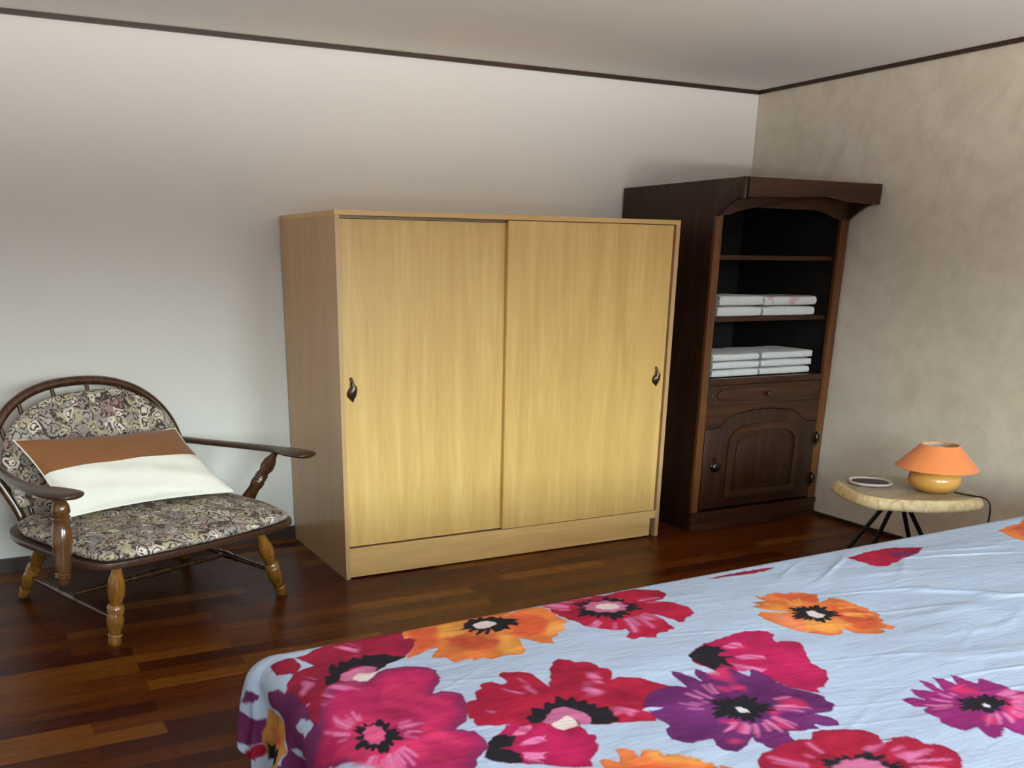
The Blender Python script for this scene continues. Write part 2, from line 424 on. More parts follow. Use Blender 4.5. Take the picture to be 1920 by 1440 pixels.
# drawer
dr = obj('drawer', cbx(SL+.004, SR-.004, YC+.003, YC+.021, .748, .864), M['oak_h'], cb, bevel=.003)
pts = [(SL+.07, .806), (SL+.10, .838), (SL+.22, .842), ((SL+SR)/2, .846), (SR-.2, .842), (SR-.08, .838), (SR-.05, .806), (SR-.08, .774), (SR-.2, .77), ((SL+SR)/2, .766), (SL+.2, .77), (SL+.1, .774)]
obj('raised_panel', tr_(prism(bmesh.new(), pts, 'y', YC-.004, YC+.0028)), M['oak_h'], dr, bevel=.003)
def knob(parent, x, z, r, y, m, name='knob'):
    bm = bmesh.new()
    lathe(bm, [(0, r*.55), (.1, r*.5), (.4, r*.42), (.55, r*.8), (.7, r), (.85, r*.95), (.96, r*.6), (1, r*.25)], (x-ox, y-oy, z), (x-ox, y-.034-oy, z), 20)
    return obj(name, bm, m, parent, smooth=60)
knob(dr, (SL+SR)/2, .806, .018, YC-.004, M['oak_h'])
for x in (SL+.035, SR-.03):
    bm = bmesh.new(); lathe(bm, [(0, .004), (.5, .004), (.8, .003), (1, .001)], (x-ox, YC+.003-oy, .812), (x-ox, YC-.003-oy, .812), 10)
    obj('pin', bm, M['brass'], dr, smooth=60)
# arched lower door and the rail that follows its arch
def arch(x0, x1, zs, zt, ins=0):
    w_ = x1-x0; P_ = [(0, zs), (.10, zs+.004), (.135, zs+.014), (.16, zs+(zt-zs)*.42), (.20, zs+(zt-zs)*.66), (.27, zs+(zt-zs)*.84), (.38, zs+(zt-zs)*.96), (.5, zt)]
    P_ = P_ + [(1-a, z) for a, z in reversed(P_[:-1])]
    return [(x0+w_*a, z) for a, z in P_]
A = arch(SL+.005, SR-.005, .612, .712)
lo = [(SL+.0005, .616)] + [(x, z+.0035) for x, z in A] + [(SR-.0005, .616)]
bm = bmesh.new(); cols = []
for x, z in lo:
    cols.append([bm.verts.new((x, y, zz)) for y in (YC+.001, YC+.021) for zz in (z, .7465)])
for a_, b_ in zip(cols, cols[1:]):
    for i, j in ((0, 1), (1, 3), (3, 2), (2, 0)):
        bm.faces.new([a_[i], a_[j], b_[j], b_[i]])
bm.faces.new([cols[0][k] for k in (0, 1, 3, 2)]); bm.faces.new([cols[-1][k] for k in (0, 1, 3, 2)])
obj('arched_rail', tr_(bm), M['oak_h'], cb)
dpts = [(SL+.005, .128)] + A + [(SR-.005, .128)]
dr2 = obj('door', tr_(prism(bmesh.new(), dpts, 'y', YC-.004, YC+.018)), M['oak'], cb, bevel=.004)
def ring_prism(bm, outer, inner, y0, y1):
    n = len(outer)
    v = [[bm.verts.new((p[0], y, p[1])) for p in ps] for ps, y in ((outer, y1), (outer, y0), (inner, y0-.0), (inner, y1))]
    for i in range(n):
        j = (i+1) % n
        for a, b in ((0, 1), (1, 2), (2, 3), (3, 0)):
            bm.faces.new([v[a][i], v[a][j], v[b][j], v[b][i]])
    return bm
def panel_outline(x0, x1, z0, zs, zt):
    r = []
    for i in range(13):
        a = i/12; ang = PI*(1-a)
        r.append(((x0+x1)/2+(x1-x0)/2*math.copysign(abs(math.cos(ang))**.75, math.cos(ang)), zs+(zt-zs)*math.sin(ang)**.7 if 0 < i < 12 else zs))
    return [(x0, z0)] + r + [(x1, z0)]
ou = panel_outline(-.795, -.225, .185, .50, .632); inn = panel_outline(-.755, -.262, .225, .485, .592)
obj('panel_moulding', tr_(ring_prism(bmesh.new(), ou, inn, YC-.016, YC-.0045)), M['oak_h'], dr2, bevel=.005, seg=3)
obj('raised_panel', tr_(prism(bmesh.new(), panel_outline(-.725, -.292, .255, .47, .562), 'y', YC-.010, YC-.0045)), M['oak'], dr2, bevel=.005)
knob(dr2, -.886, .388, .030, YC-.004, M['pewter'])
bm = bmesh.new(); lathe(bm, [(0, .022), (.5, .02), (1, .012)], (-.886-ox, YC-.004-oy, .388), (-.886-ox, YC-.010-oy, .388), 20); lathe(bm, [(0, .012), (1, .01)], (-.886-ox, YC-.004-oy, .432), (-.886-ox, YC-.010-oy, .432), 16)
obj('escutcheon', bm, M['pewter'], dr2, smooth=50)
for z in (.50, .24):
    bm = bmesh.new(); xh = SR+.004
    lathe(bm, [(0, .004), (.08, .009), (.16, .006), (.2, .0095), (.8, .0095), (.84, .006), (.92, .009), (1, .004)], (xh-ox, YC-.010-oy, z-.045), (xh-ox, YC-.010-oy, z+.045), 14)
    box(bm, xh-.03-ox, xh+.03-ox, YC-.0075-oy, YC-.0045-oy, z-.025, z+.025)
    obj('hinge', bm, M['pewter'], dr2, smooth=50)
pl = bmesh.new()
box(pl, CL-.004, CR, YC-.012, YC+.021, .085, .1145); box(pl, CL-.001, CR, YC-.004, YC+.018, .03, .0848); box(pl, CL-.006, CR, YC-.014, YC+.021, 0, .0298)
obj('plinth', tr_(pl), M['oak_h'], cb, bevel=.004)

# folded towels in two stacks on each of the two lower shelves
def towel_mesh(w_, d_, h_, seed):
    rs = random.Random(seed); bm = bmesh.new()
    nx, ny, prof = 14, 10, []
    # rounded-rectangle section swept in x, with a soft fold at the front and slack top
    m = 28; rings = []
    for i in range(nx+1):
        x = -w_/2 + w_*i/nx
        e = min(i, nx-i)/2.0; sq = 1 if e >= 1 else .93+.07*e
        ring = []
        for k in range(m):
            a = 2*PI*k/m
            ca, sa = math.cos(a), math.sin(a)
            y = math.copysign(abs(ca)**.22, ca)*d_/2*(1+.008*math.sin(3*x*20+seed))
            z = math.copysign(abs(sa)**.28, sa)*h_/2*sq
            if sa > 0: z += .0018*math.sin(x*17+seed*2.1)*sa
            ring.append(bm.verts.new((x+.004*math.sin(z*200+seed)*(1 if i in (0, nx) else 0), y, h_/2+z)))
        rings.append(ring)
    for a, b in zip(rings, rings[1:]):
        for k in range(m): bm.faces.new([a[k], a[(k+1) % m], b[(k+1) % m], b[k]])
    bm.faces.new(list(reversed(rings[0]))); bm.faces.new(rings[-1])
    return bm
stacks = [('upper', 'left', -.905, -.572, 1.2475, .123, 2), ('upper', 'right', -.560, -.150, 1.2475, .118, 2),
          ('lower', 'left', -.915, -.552, .9045, .138, 3), ('lower', 'right', -.540, -.128, .9045, .140, 3)]
for sh, sd, x0, x1, z, hh, n in stacks:
    pos = ['bottom', 'top'] if n == 2 else ['bottom', 'middle', 'top']
    hz = hh/n
    for k in range(n):
        mt = M['linen_pink'] if (sh, sd, k) == ('upper', 'right', 1) else M['linen']
        jx = random.uniform(-.006, .006)
        o = obj('folded_towel', towel_mesh((x1-x0) - (.012 if k == 0 and n == 3 else 0) + random.uniform(-.01, .004), .36, hz-.0035, k+n*3+(sh == 'upper')*7+(sd == 'left')*3), mt, smooth=70)
        o.location = ((x0+x1)/2+jx, -.655+random.uniform(-.004, .004), z+k*hz); o.rotation_euler.z = random.uniform(-.012, .012)
        lab = f'folded white towel, {pos[k]} of the {sd} stack on the {"middle" if sh=="upper" else "lowest"} cabinet shelf'
        if mt is M['linen_pink']: lab = 'folded white towel with faint pink patch topping the right stack on the middle shelf'
        tag(o, lab, 'towel', f'folded towels on the cabinet shelves')

# ------------------------------------------------------------------ armchair
ANG = math.radians(21.7)
CHO = Vector((-3.98, -1.105, 0))
ch = thing('armchair', 'low turned-oak armchair with bow back and floral tapestry cushions at the left', 'armchair', CHO, ANG)
LEGP = [(0,.020),(.08,.023),(.16,.032),(.25,.037),(.34,.036),(.42,.029),(.47,.026),(.495,.034),(.515,.036),(.53,.029),(.545,.035),(.57,.036),(.585,.029),(.60,.031),(.66,.037),(.72,.036),(.80,.029),(.855,.025),(.87,.030),(.885,.030),(.895,.024),(.93,.028),(.97,.029),(1,.026)]
def leg(top, foot, m, k=1.0):
    bm = bmesh.new(); lathe(bm, [(t_, r*k) for t_, r in LEGP], top, foot, 28)
    return obj('leg', bm, m, ch, smooth=40)
leg((-.425, -.055, .350), (-.445, 0, 0), M['leg_wood'])
leg((.285, -.06, .350), (.44, .0, 0), M['leg_wood'], .95)
leg((-.40, .60, .350), (-.43, .88, 0), M['leg_wood'], .9)
leg((.33, .60, .350), (.45, .86, 0), M['leg_wood'], .85)
def turned_bar(a, b, name='stretcher', r=.012):
    bm = bmesh.new()
    pr = [(0, r*.8), (.1, r), (.3, r*1.15), (.38, r*1.2), (.40, r*1.7), (.42, r*1.25), (.5, r*1.9), (.58, r*1.25), (.60, r*1.7), (.62, r*1.2), (.7, r*1.15), (.9, r), (1, r*.8)]
    lathe(bm, pr, a, b, 16); return obj(name, bm, M['chair_wood'], ch, smooth=50)
turned_bar((-.44, .02, .118), (-.42, .79, .118), r=.011)
turned_bar((.40, .02, .125), (.41, .75, .125), r=.011)
turned_bar((-.428, .40, .120), (.405, .40, .126), r=.011)
# seat board
def outline_seat(s=1.0, g=0):
    pts = []
    base = [(-.46, -.085), (-.30, -.11), (0, -.12), (.30, -.105), (.44, -.075), (.50, -.02), (.53, .12), (.54, .35), (.53, .58), (.48, .74), (.36, .83), (.15, .87), (-.15, .87), (-.36, .84), (-.49, .75), (-.55, .60), (-.555, .38), (-.55, .14), (-.525, -.02)]
    P_ = [Vector((x*s, (y-.37)*s+.37, 0)) for x, y in base]
    n = len(P_)
    for i in range(n):
        a, b, c, d = P_[i-1], P_[i], P_[(i+1) % n], P_[(i+2) % n]
        for k in range(4):
            t_ = k/4
            q = .5*((2*b)+(c-a)*t_+(2*a-5*b+4*c-d)*t_*t_+(-a+3*b-3*c+d)*t_**3)
            pts.append((q.x, q.y))
    return pts
obj('seat', prism(bmesh.new(), outline_seat(), 'z', .352, .378), M['chair_top'], ch, bevel=.01, seg=3)
def dome(outline, z0, h, c, rows=10, edge=.35):
    """cushion: rounded pad over an outline"""
    bm = bmesh.new(); rings = []
    prof = [(.955, 0), (.985, .12*h), (1.0, .30*h), (.992, .48*h), (.965, .64*h), (.90, .78*h), (.78, .89*h), (.6, .96*h), (.4, .99*h), (.2, h)]
    for s_, z in prof:
        rings.append([bm.verts.new((c[0]+(x-c[0])*s_, c[1]+(y-c[1])*s_, z0+z + .0035*math.sin(x*23+y*9)*(z/h))) for x, y in outline])
    for a, b in zip(rings, rings[1:]):
        n = len(a)
        for k in range(n): bm.faces.new([a[k], a[(k+1) % n], b[(k+1) % n], b[k]])
    bm.faces.new(list(reversed(rings[0])))
    cv = bm.verts.new((c[0], c[1], z0+h)); n = len(rings[-1])
    for k in range(n): bm.faces.new([rings[-1][k], rings[-1][(k+1) % n], cv])
    return bm
so = [(x*.97-.0, y*.96-.0) for x, y in outline_seat(.985)]
so = [(x, y-.012 if y < 0 else y) for x, y in so]
sc_ = obj('seat_cushion', dome(so, .3785, .062, (0, .36)), M['tapestry'], ch, smooth=180)
# bow (hoop) back: from the seat up and over
def hoop_pt(a):
    u = math.cos(a); s_ = math.sin(a)
    x = math.copysign(abs(u)**.86, u)*.485 + .004
    z = .60 + .378*(max(0, s_)**.92)
    return x, z
hp = []
for (x, z) in [(-.405, .372), (-.425, .45), (-.455, .53)]: hp.append((x, .80+.27*(z-.38), z))
for i in range(17):
    x, z = hoop_pt(PI - PI*i/16); hp.append((x, .80+.27*(z-.38), z))
for (x, z) in [(.455, .53), (.43, .45), (.41, .372)]: hp.append((x, .80+.27*(z-.38), z))
bm = bmesh.new(); tube(bm, smooth_path(hp, 4), lambda t_: (.018, .022), 14)
obj('hoop', bm, M['chair_wood'], ch, smooth=60)
for x in (-.405, -.295, -.122, .055, .225, .37):
    zt = .60+.378*(max(0, 1-(abs(x-.004)/.485)**(2/.86)))**.46 - .012
    bm = bmesh.new(); xb = x*.88
    lathe(bm, [(0, .009), (.25, .015), (.45, .011), (.8, .0115), (1, .010)], (xb, .80, .376), (x, .80+.27*(zt-.38), zt), 12)
    obj('spindle', bm, M['chair_wood'], ch, smooth=60)
# arms
def arm(pts, s_):
    bm = bmesh.new()
    def r(t_):
        w_ = .024+.010*t_ + .040*math.exp(-((t_-.84)/.19)**2)
        if t_ > .93: w_ *= math.sqrt(max(.02, 1-((t_-.93)/.07)**2*.93))
        h_ = .016 if t_ < .95 else .015*math.sqrt(max(.05, 1-((t_-.95)/.05)**2*.9))
        return (w_, h_)
    tube(bm, smooth_path(pts, 8), r, 20, up=(0, 0, 1))
    return obj('armrest', bm, M['chair_top'], ch, smooth=60)
arm([(.475, .84, .648), (.52, .62, .652), (.565, .40, .657), (.60, .22, .660), (.615, .08, .660), (.630, -.03, .658)], 1)
arm([(-.475, .86, .648), (-.54, .62, .652), (-.585, .40, .657), (-.60, .24, .660), (-.575, .11, .660), (-.535, -.02, .658)], -1)
PP = [(0,.014),(.07,.018),(.16,.030),(.27,.034),(.34,.027),(.40,.024),(.43,.031),(.455,.025),(.48,.031),(.505,.025),(.53,.031),(.60,.033),(.68,.027),(.78,.029),(.9,.034),(1,.030)]
bm = bmesh.new(); lathe(bm, PP, (.585, .185, .646), (.525, .37, .379), 24); obj('arm_post', bm, M['chair_wood'], ch, smooth=45)
bm = bmesh.new()
PL = [(0,.016),(.05,.022),(.10,.033),(.17,.036),(.20,.030),(.22,.037),(.24,.031),(.26,.037),(.29,.031),(.38,.037),(.5,.040),(.58,.036),(.66,.033),(.74,.034),(.82,.031),(.86,.027),(.875,.033),(.89,.027),(.905,.033),(.93,.026),(.965,.026),(1,.014)]
lathe(bm, PL, (-.560, .075, .648), (-.602, .055, .290), 26); obj('arm_post', bm, M['post_wood'], ch, smooth=45)
# back cushion: pad following the bow
co_ = []
for i in range(33):
    a = PI - PI*i/32; x, z = hoop_pt(a); co_.append((x*.965+.008, .60+(z-.60)*(.865+.03*(x > 0)*math.sin(min(PI, abs(x)*7)))))
co_ += [(.44, .50), (.42, .44), (.2, .43), (-.2, .43), (-.42, .44), (-.44, .50)]
bmc = dome([(x, z) for x, z in co_], 0, .062, (0, .60))
for v_ in bmc.verts:   # lay the pad against the spindles
    x, z, d_ = v_.co.x, v_.co.y, v_.co.z
    v_.co = Vector((x, .80+.27*(z-.38)-.016-d_*.96, z+.0+d_*.26))
obj('back_cushion', bmc, M['tapestry'], ch, smooth=180)

# ------------------------------------------------------------------ two-tone pillow
pw = thing('throw_pillow', 'rectangular pillow, rust suede above and cream canvas below, leaning in the armchair', 'pillow', CHO, ANG)
TLc, TRc, BRc, BLc = Vector((-.445, .70, .778)), Vector((.365, .70, .735)), Vector((.435, .335, .455)), Vector((-.385, .425, .462))
nrm = (TRc-TLc).cross(BLc-TLc).normalized(); nrm = nrm if nrm.y < 0 else -nrm
def pil(u, w_, side):
    base = (TLc.lerp(TRc, u)).lerp(BLc.lerp(BRc, u), w_)
    a = 2*u-1; b = 2*w_-1
    k = (max(0, 1-a**2)**.42)*(max(0, 1-b**2)**.42)
    pinch = .028
    base += (TRc-TLc).normalized()*(-a*pinch*(1-b*b)) *1.0 + (BLc-TLc).normalized()*(-b*pinch*.8*(1-a*a))
    wr = .004*math.sin(u*19+w_*7)*math.sin(w_*11+2) + .0035*math.sin(u*8-w_*23)*(w_ > .45)
    return base + nrm*((.072*k + wr*min(1, k*1.5))*(1 if side > 0 else -.62))
SW = .47
def pil_part(name, w0, w1, side, m):
    bm = bmesh.new(); nu, nv = 48, 20
    g = [[bm.verts.new(pil(i/nu, w0+(w1-w0)*j/nv, side)) for j in range(nv+1)] for i in range(nu+1)]
    for i in range(nu):
        for j in range(nv): bm.faces.new([g[i][j], g[i+1][j], g[i+1][j+1], g[i][j+1]])
    return obj(name, bm, m, pw, smooth=180)
pil_part('suede_panel', 0, SW, 1, M['suede'])
pil_part('canvas_panel', SW, 1, 1, M['canvas'])
pil_part('back_panel', 0, 1, -1, M['canvas'])
rim = [pil(t_, 0, 1) for t_ in [i/20 for i in range(21)]] + [pil(1, i/14, 1) for i in range(1, 15)] + [pil(1-i/20, 1, 1) for i in range(1, 21)] + [pil(0, 1-i/14, 1) for i in range(1, 15)]
bm = bmesh.new(); tube(bm, rim, .0035, 8); obj('seam', bm, M['canvas'], pw, smooth=60)

# ------------------------------------------------------------------ live-edge side table
TC = Vector((-.76, -2.12, 0))
tb = thing('side_table', 'live-edge wooden slice table on thin black legs beside the bed', 'side table', TC)
tops = [(-.915,-1.85),(-.965,-1.93),(-1.02,-2.04),(-1.045,-2.14),(-1.02,-2.24),(-.92,-2.335),(-.80,-2.40),(-.66,-2.435),(-.54,-2.40),(-.47,-2.28),(-.455,-2.10),(-.50,-1.95),(-.60,-1.84),(-.73,-1.785),(-.83,-1.80)]
def dens(P_, k=6):
    n = len(P_); out = []
    for i in range(n):
        a, b, c, d = [Vector((*P_[(i+j) % n], 0)) for j in (-1, 0, 1, 2)]
        for q in range(k):
            t_ = q/k; r = .5*((2*b)+(c-a)*t_+(2*a-5*b+4*c-d)*t_*t_+(-a+3*b-3*c+d)*t_**3); out.append((r.x-TC.x, r.y-TC.y))
    return out
TO = dens(tops); n = len(TO)
def wob(i, k, s_): return 1+s_*math.sin(i*.31*k+k)+s_*.6*math.sin(i*.83+k*2)
bm = bmesh.new()
rr = [(.0, .500), (.90, .500), (.945, .4985)]
rings = []
for s_, z in rr[1:]:
    rings.append([bm.verts.new((x*s_, y*s_, z)) for x, y in TO])
cv = bm.verts.new((0, 0, .5))
for k in range(n): bm.faces.new([rings[0][k], rings[0][(k+1) % n], cv])
for a, b in zip(rings, rings[1:]):
    for k in range(n): bm.faces.new([a[k], a[(k+1) % n], b[(k+1) % n], b[k]])
tt = obj('table_top', bm, M['slab'], tb, smooth=180)
bm = bmesh.new(); rings = []
for j, (s_, z) in enumerate([(.945, .4985), (.975, .4955), (1.0, .488), (1.03, .476), (1.045, .460), (1.045, .447), (1.0, .443), (.0001, .443)]):
    rings.append([bm.verts.new((x*s_*wob(i, 1, .006 if 0 < j < 7 else 0), y*s_*wob(i, 1, .006 if 0 < j < 7 else 0), z+(.002*math.sin(i*.5) if 0 < j < 6 else 0))) for i, (x, y) in enumerate(TO)])
for a, b in zip(rings, rings[1:]):
    for k in range(n): bm.faces.new([a[k], a[(k+1) % n], b[(k+1) % n], b[k]])
obj('live_edge', bm, M['slab_edge'], tb, smooth=180)
for a, b in [[[-0.872, -2.137], [-1.017, -1.928]], [[-0.878, -2.182], [-0.93, -2.064]], [[-0.816, -2.187], [-0.628, -2.207]], [[-0.795, -2.197], [-0.489, -2.255]]]:
    bm = bmesh.new(); lathe(bm, [(0, .0105), (1, .0105)], (a[0]-TC.x, a[1]-TC.y, .4355), (b[0]-TC.x, b[1]-TC.y, 0), 12); obj('leg', bm, M['dark_metal'], tb, smooth=60)
obj('leg_plate', bx(-.11, .11, -.08, .08, .436, .4428), M['dark_metal'], tb)

# ------------------------------------------------------------------ bedside lamp
LX, LY, LZ = -.665, -2.225, .5005
lp = thing('table_lamp', 'small table lamp with orange cone shade and round amber base on the side table', 'lamp', (LX, LY, LZ))
bm = bmesh.new()
pr = []
for i in range(25):
    a = -PI/2 + PI*i/24
    r = .034 + .086*max(0, math.cos(a))**.8; z = .0600+.0600*math.sin(a)
    pr.append((z/.3, r))
pr = [(0, .07)] + pr[4:22] + [(.119/.3, .045), (.123/.3, .03)]
lathe(bm, pr, (0, 0, 0), (0, 0, .3), 48); obj('base', bm, M['amber'], lp, smooth=60)
bm = bmesh.new(); lathe(bm, [(0, .017), (.3, .015), (.35, .020), (1, .020)], (0, 0, .1225), (0, 0, .165), 20); obj('socket', bm, M['shade_in'], lp, smooth=50)
bm = bmesh.new(); lathe(bm, [(0, .012), (.3, .014), (.55, .028), (.8, .029), (.95, .016), (1, .003)], (0, 0, .1652), (0, 0, .218), 20); obj('bulb', bm, M['white_paint'], lp, smooth=70)
def shell(name, r0, r1, z0, z1, m, n=64):
    bm = bmesh.new(); A_ = []
    for r, z in ((r0, z0), (r1, z1)):
        A_.append([bm.verts.new((math.cos(2*PI*k/n)*r, math.sin(2*PI*k/n)*r, z)) for k in range(n)])
    for k in range(n): bm.faces.new([A_[0][k], A_[0][(k+1) % n], A_[1][(k+1) % n], A_[1][k]])
    return obj(name, bm, m, lp, smooth=180)
SB, ST, ZB, ZT = .187, .086, .117, .226
sh = shell('shade', SB, ST, ZB, ZT, M['shade']); sl = shell('shade_lining', SB-.003, ST-.003, ZB+.0005, ZT-.0005, M['shade_in'])
for nm, r, z in (('shade_rim', SB-.0015, ZB), ('shade_rim', ST-.0015, ZT)):
    bm = bmesh.new(); P_ = [(math.cos(2*PI*k/48)*r, math.sin(2*PI*k/48)*r, z) for k in range(49)]
    tube(bm, P_, .0022, 8); obj(nm, bm, M['shade'], lp, smooth=60)
bm = bmesh.new()
for k in range(3):
    a = 2*PI*k/3+.4; tube(bm, [(math.cos(a)*.019, math.sin(a)*.019, .150), (math.cos(a)*.06, math.sin(a)*.06, .19), (math.cos(a)*(ST-.004), math.sin(a)*(ST-.004), ZT-.004)], .0015, 6)
obj('shade_carrier', bm, M['brass'], lp, smooth=60)
bm = bmesh.new()
cp = [(.035, -.09, .008), (.055, -.13, .0045), (.068, -.175, .0042), (.074, -.222, .0042), (.076, -.250, -.012), (.075, -.262, -.045), (.076, -.264, -.10), (.066, -.26, -.17), (.06, -.25, -.28), (.08, -.23, -.40), (.2, -.15, -.494), (.35, .0, -.4955)]
tube(bm, smooth_path(cp, 6), .0042, 8); obj('power_cord', bm, M['cable'], lp, smooth=60)

# small dish
dsh = thing('trinket_dish', 'small oval dish with pale rim and dark mauve inside on the side table', 'dish', (-.825, -1.985, .5005), math.radians(-42))
def oval(a, b, n=48): return [(math.copysign(abs(math.cos(2*PI*k/n))**.85, math.cos(2*PI*k/n))*a, math.copysign(abs(math.sin(2*PI*k/n))**.85, math.sin(2*PI*k/n))*b) for k in range(n)]
def ovalstack(name, prof, m, close_top):
    bm = bmesh.new(); R_ = [[bm.verts.new((x, y, z)) for x, y in oval(.105*s_ if True else 0, .095*s_)] for s_, z in prof]
    for a, b in zip(R_, R_[1:]):
        for k in range(48): bm.faces.new([a[k], a[(k+1) % 48], b[(k+1) % 48], b[k]])
    bm.faces.new(R_[-1] if close_top else R_[-1]); bm.faces.new(list(reversed(R_[0])))
    return obj(name, bm, m, dsh, smooth=50)
ovalstack('rim', [(.80, 0), (.93, .004), (1.0, .010), (1.0, .015), (.96, .018), (.90, .017), (.84, .010)], M['pale_rim'], True)
ovalstack('inside', [(.838, .0102), (.82, .0112), (.6, .0116)], M['mauve_glaze'], True)

# ------------------------------------------------------------------ bed
bd = thing('bed', 'wide low bed base and mattress under the flowered duvet', 'bed', (-2.1, -4.05, 0))
bxo, byo = -2.1, -4.05
def bb(x0, x1, y0, y1, z0, z1): return bx(x0-bxo, x1-bxo, y0-byo, y1-byo, z0, z1)
obj('mattress', bb(-4.19, -.08, -4.96, -3.14, .30, .588), M['mattress'], bd, bevel=.05, seg=4)
obj('bed_frame', bb(-4.18, -.07, -4.95, -3.15, .12, .2995), M['oak'], bd, bevel=.006)
for x in (-4.05, -2.1, -.2):
    for y in (-4.85, -3.25):
        bm = bmesh.new(); lathe(bm, [(0, .03), (1, .024)], (x-bxo, y-byo, .1198), (x-bxo, y-byo, 0), 20); obj('leg', bm, M['oak'], bd, smooth=50)

BZ=0.62; XE=-4.17; YN=-4.98; RR=0.075
def noise2(x,y,seed):
    rs=np.random.RandomState(seed); T=rs.rand(64,64)
    xi=np.floor(x).astype(int); yi=np.floor(y).astype(int); fx=x-xi; fy=y-yi
    fx=fx*fx*(3-2*fx); fy=fy*fy*(3-2*fy)
    a=T[xi%64,yi%64]; b=T[(xi+1)%64,yi%64]; c=T[xi%64,(yi+1)%64]; d=T[(xi+1)%64,(yi+1)%64]
    return (a*(1-fx)+b*fx)*(1-fy)+(c*(1-fx)+d*fx)*fy-.5
def cloth(x,y,wr=True):
    """unfolded cloth coordinates (metres) -> draped position"""
    YE=-3.135+.031*np.clip(x+4.17,0,4.2);ds=np.maximum(0,XE-x); dt=np.maximum(0,y-YE); dn=np.maximum(0,YN-y)
    ty=dt-dn; c0=np.sin(2*np.arctan2(np.abs(ty),ds+1e-9))**2*(ds>0)*(np.abs(ty)>0); d=np.maximum(ds,np.abs(ty))*(1-.2*c0); th=np.arctan2(np.abs(ty),ds+1e-9)
    hh=np.hypot(ds,ty)+1e-9; dirx=-ds/hh; diry=ty/hh
    a=np.minimum(d/RR,np.pi/2); L=np.maximum(0,d-RR*np.pi/2)
    corner=np.sin(2*th)**2*(ds>0)*(np.abs(ty)>0)
    fl=.05+.0*corner
    hor=RR*np.sin(a)+fl*L+.075*corner*(1-np.exp(-(d/.12)**1.5))
    drop=RR*(1-np.cos(a))+L*np.sqrt(np.maximum(.2,1-fl*fl))
    # folds on the hanging parts
    k=np.minimum(1,L/.14)
    fold=k*(.034*np.sin(y*26+.8+2.5*noise2(x*3,y*5,5))*(ds>0)*(1-corner)+.02*np.sin(x*13)*(ty!=0)*(1-corner))
    hor=hor+fold
    X=np.maximum(x,XE)+dirx*hor; Y=np.clip(y,YN,YE)+diry*hor; Z=BZ-drop
    if wr:
        top=1-np.minimum(1,d/.15)
        # puffiness + creases
        w=.012*noise2(x*2.3,y*3.1,1)+.006*noise2(x*5,y*9,2)
        # long creases running diagonally
        u=x*.88+y*.47; v=-x*.47+y*.88
        c1=noise2(u*2.2+3,v*11,3); c1=np.exp(-(c1/.07)**2)
        m1=np.clip(noise2(x*1.7+9,y*1.7,4)*3+.35,0,1)*np.clip((x+3.1)/1.2,.12,1)
        u2=x*.97-y*.24; v2=x*.24+y*.97
        c2=noise2(u2*1.9+13,v2*13+5,6); c2=np.exp(-(c2/.06)**2)
        m2=np.clip(noise2(x*1.5+2,y*2+7,7)*3+.3,0,1)*np.clip((x+3.0)/1.2,.1,1)
        w=(w+.011*c1*m1+.009*c2*m2)*np.clip((YE-y)/.12,0,1)
        Z=Z+w*(.3+.7*top)
    return X,Y,Z


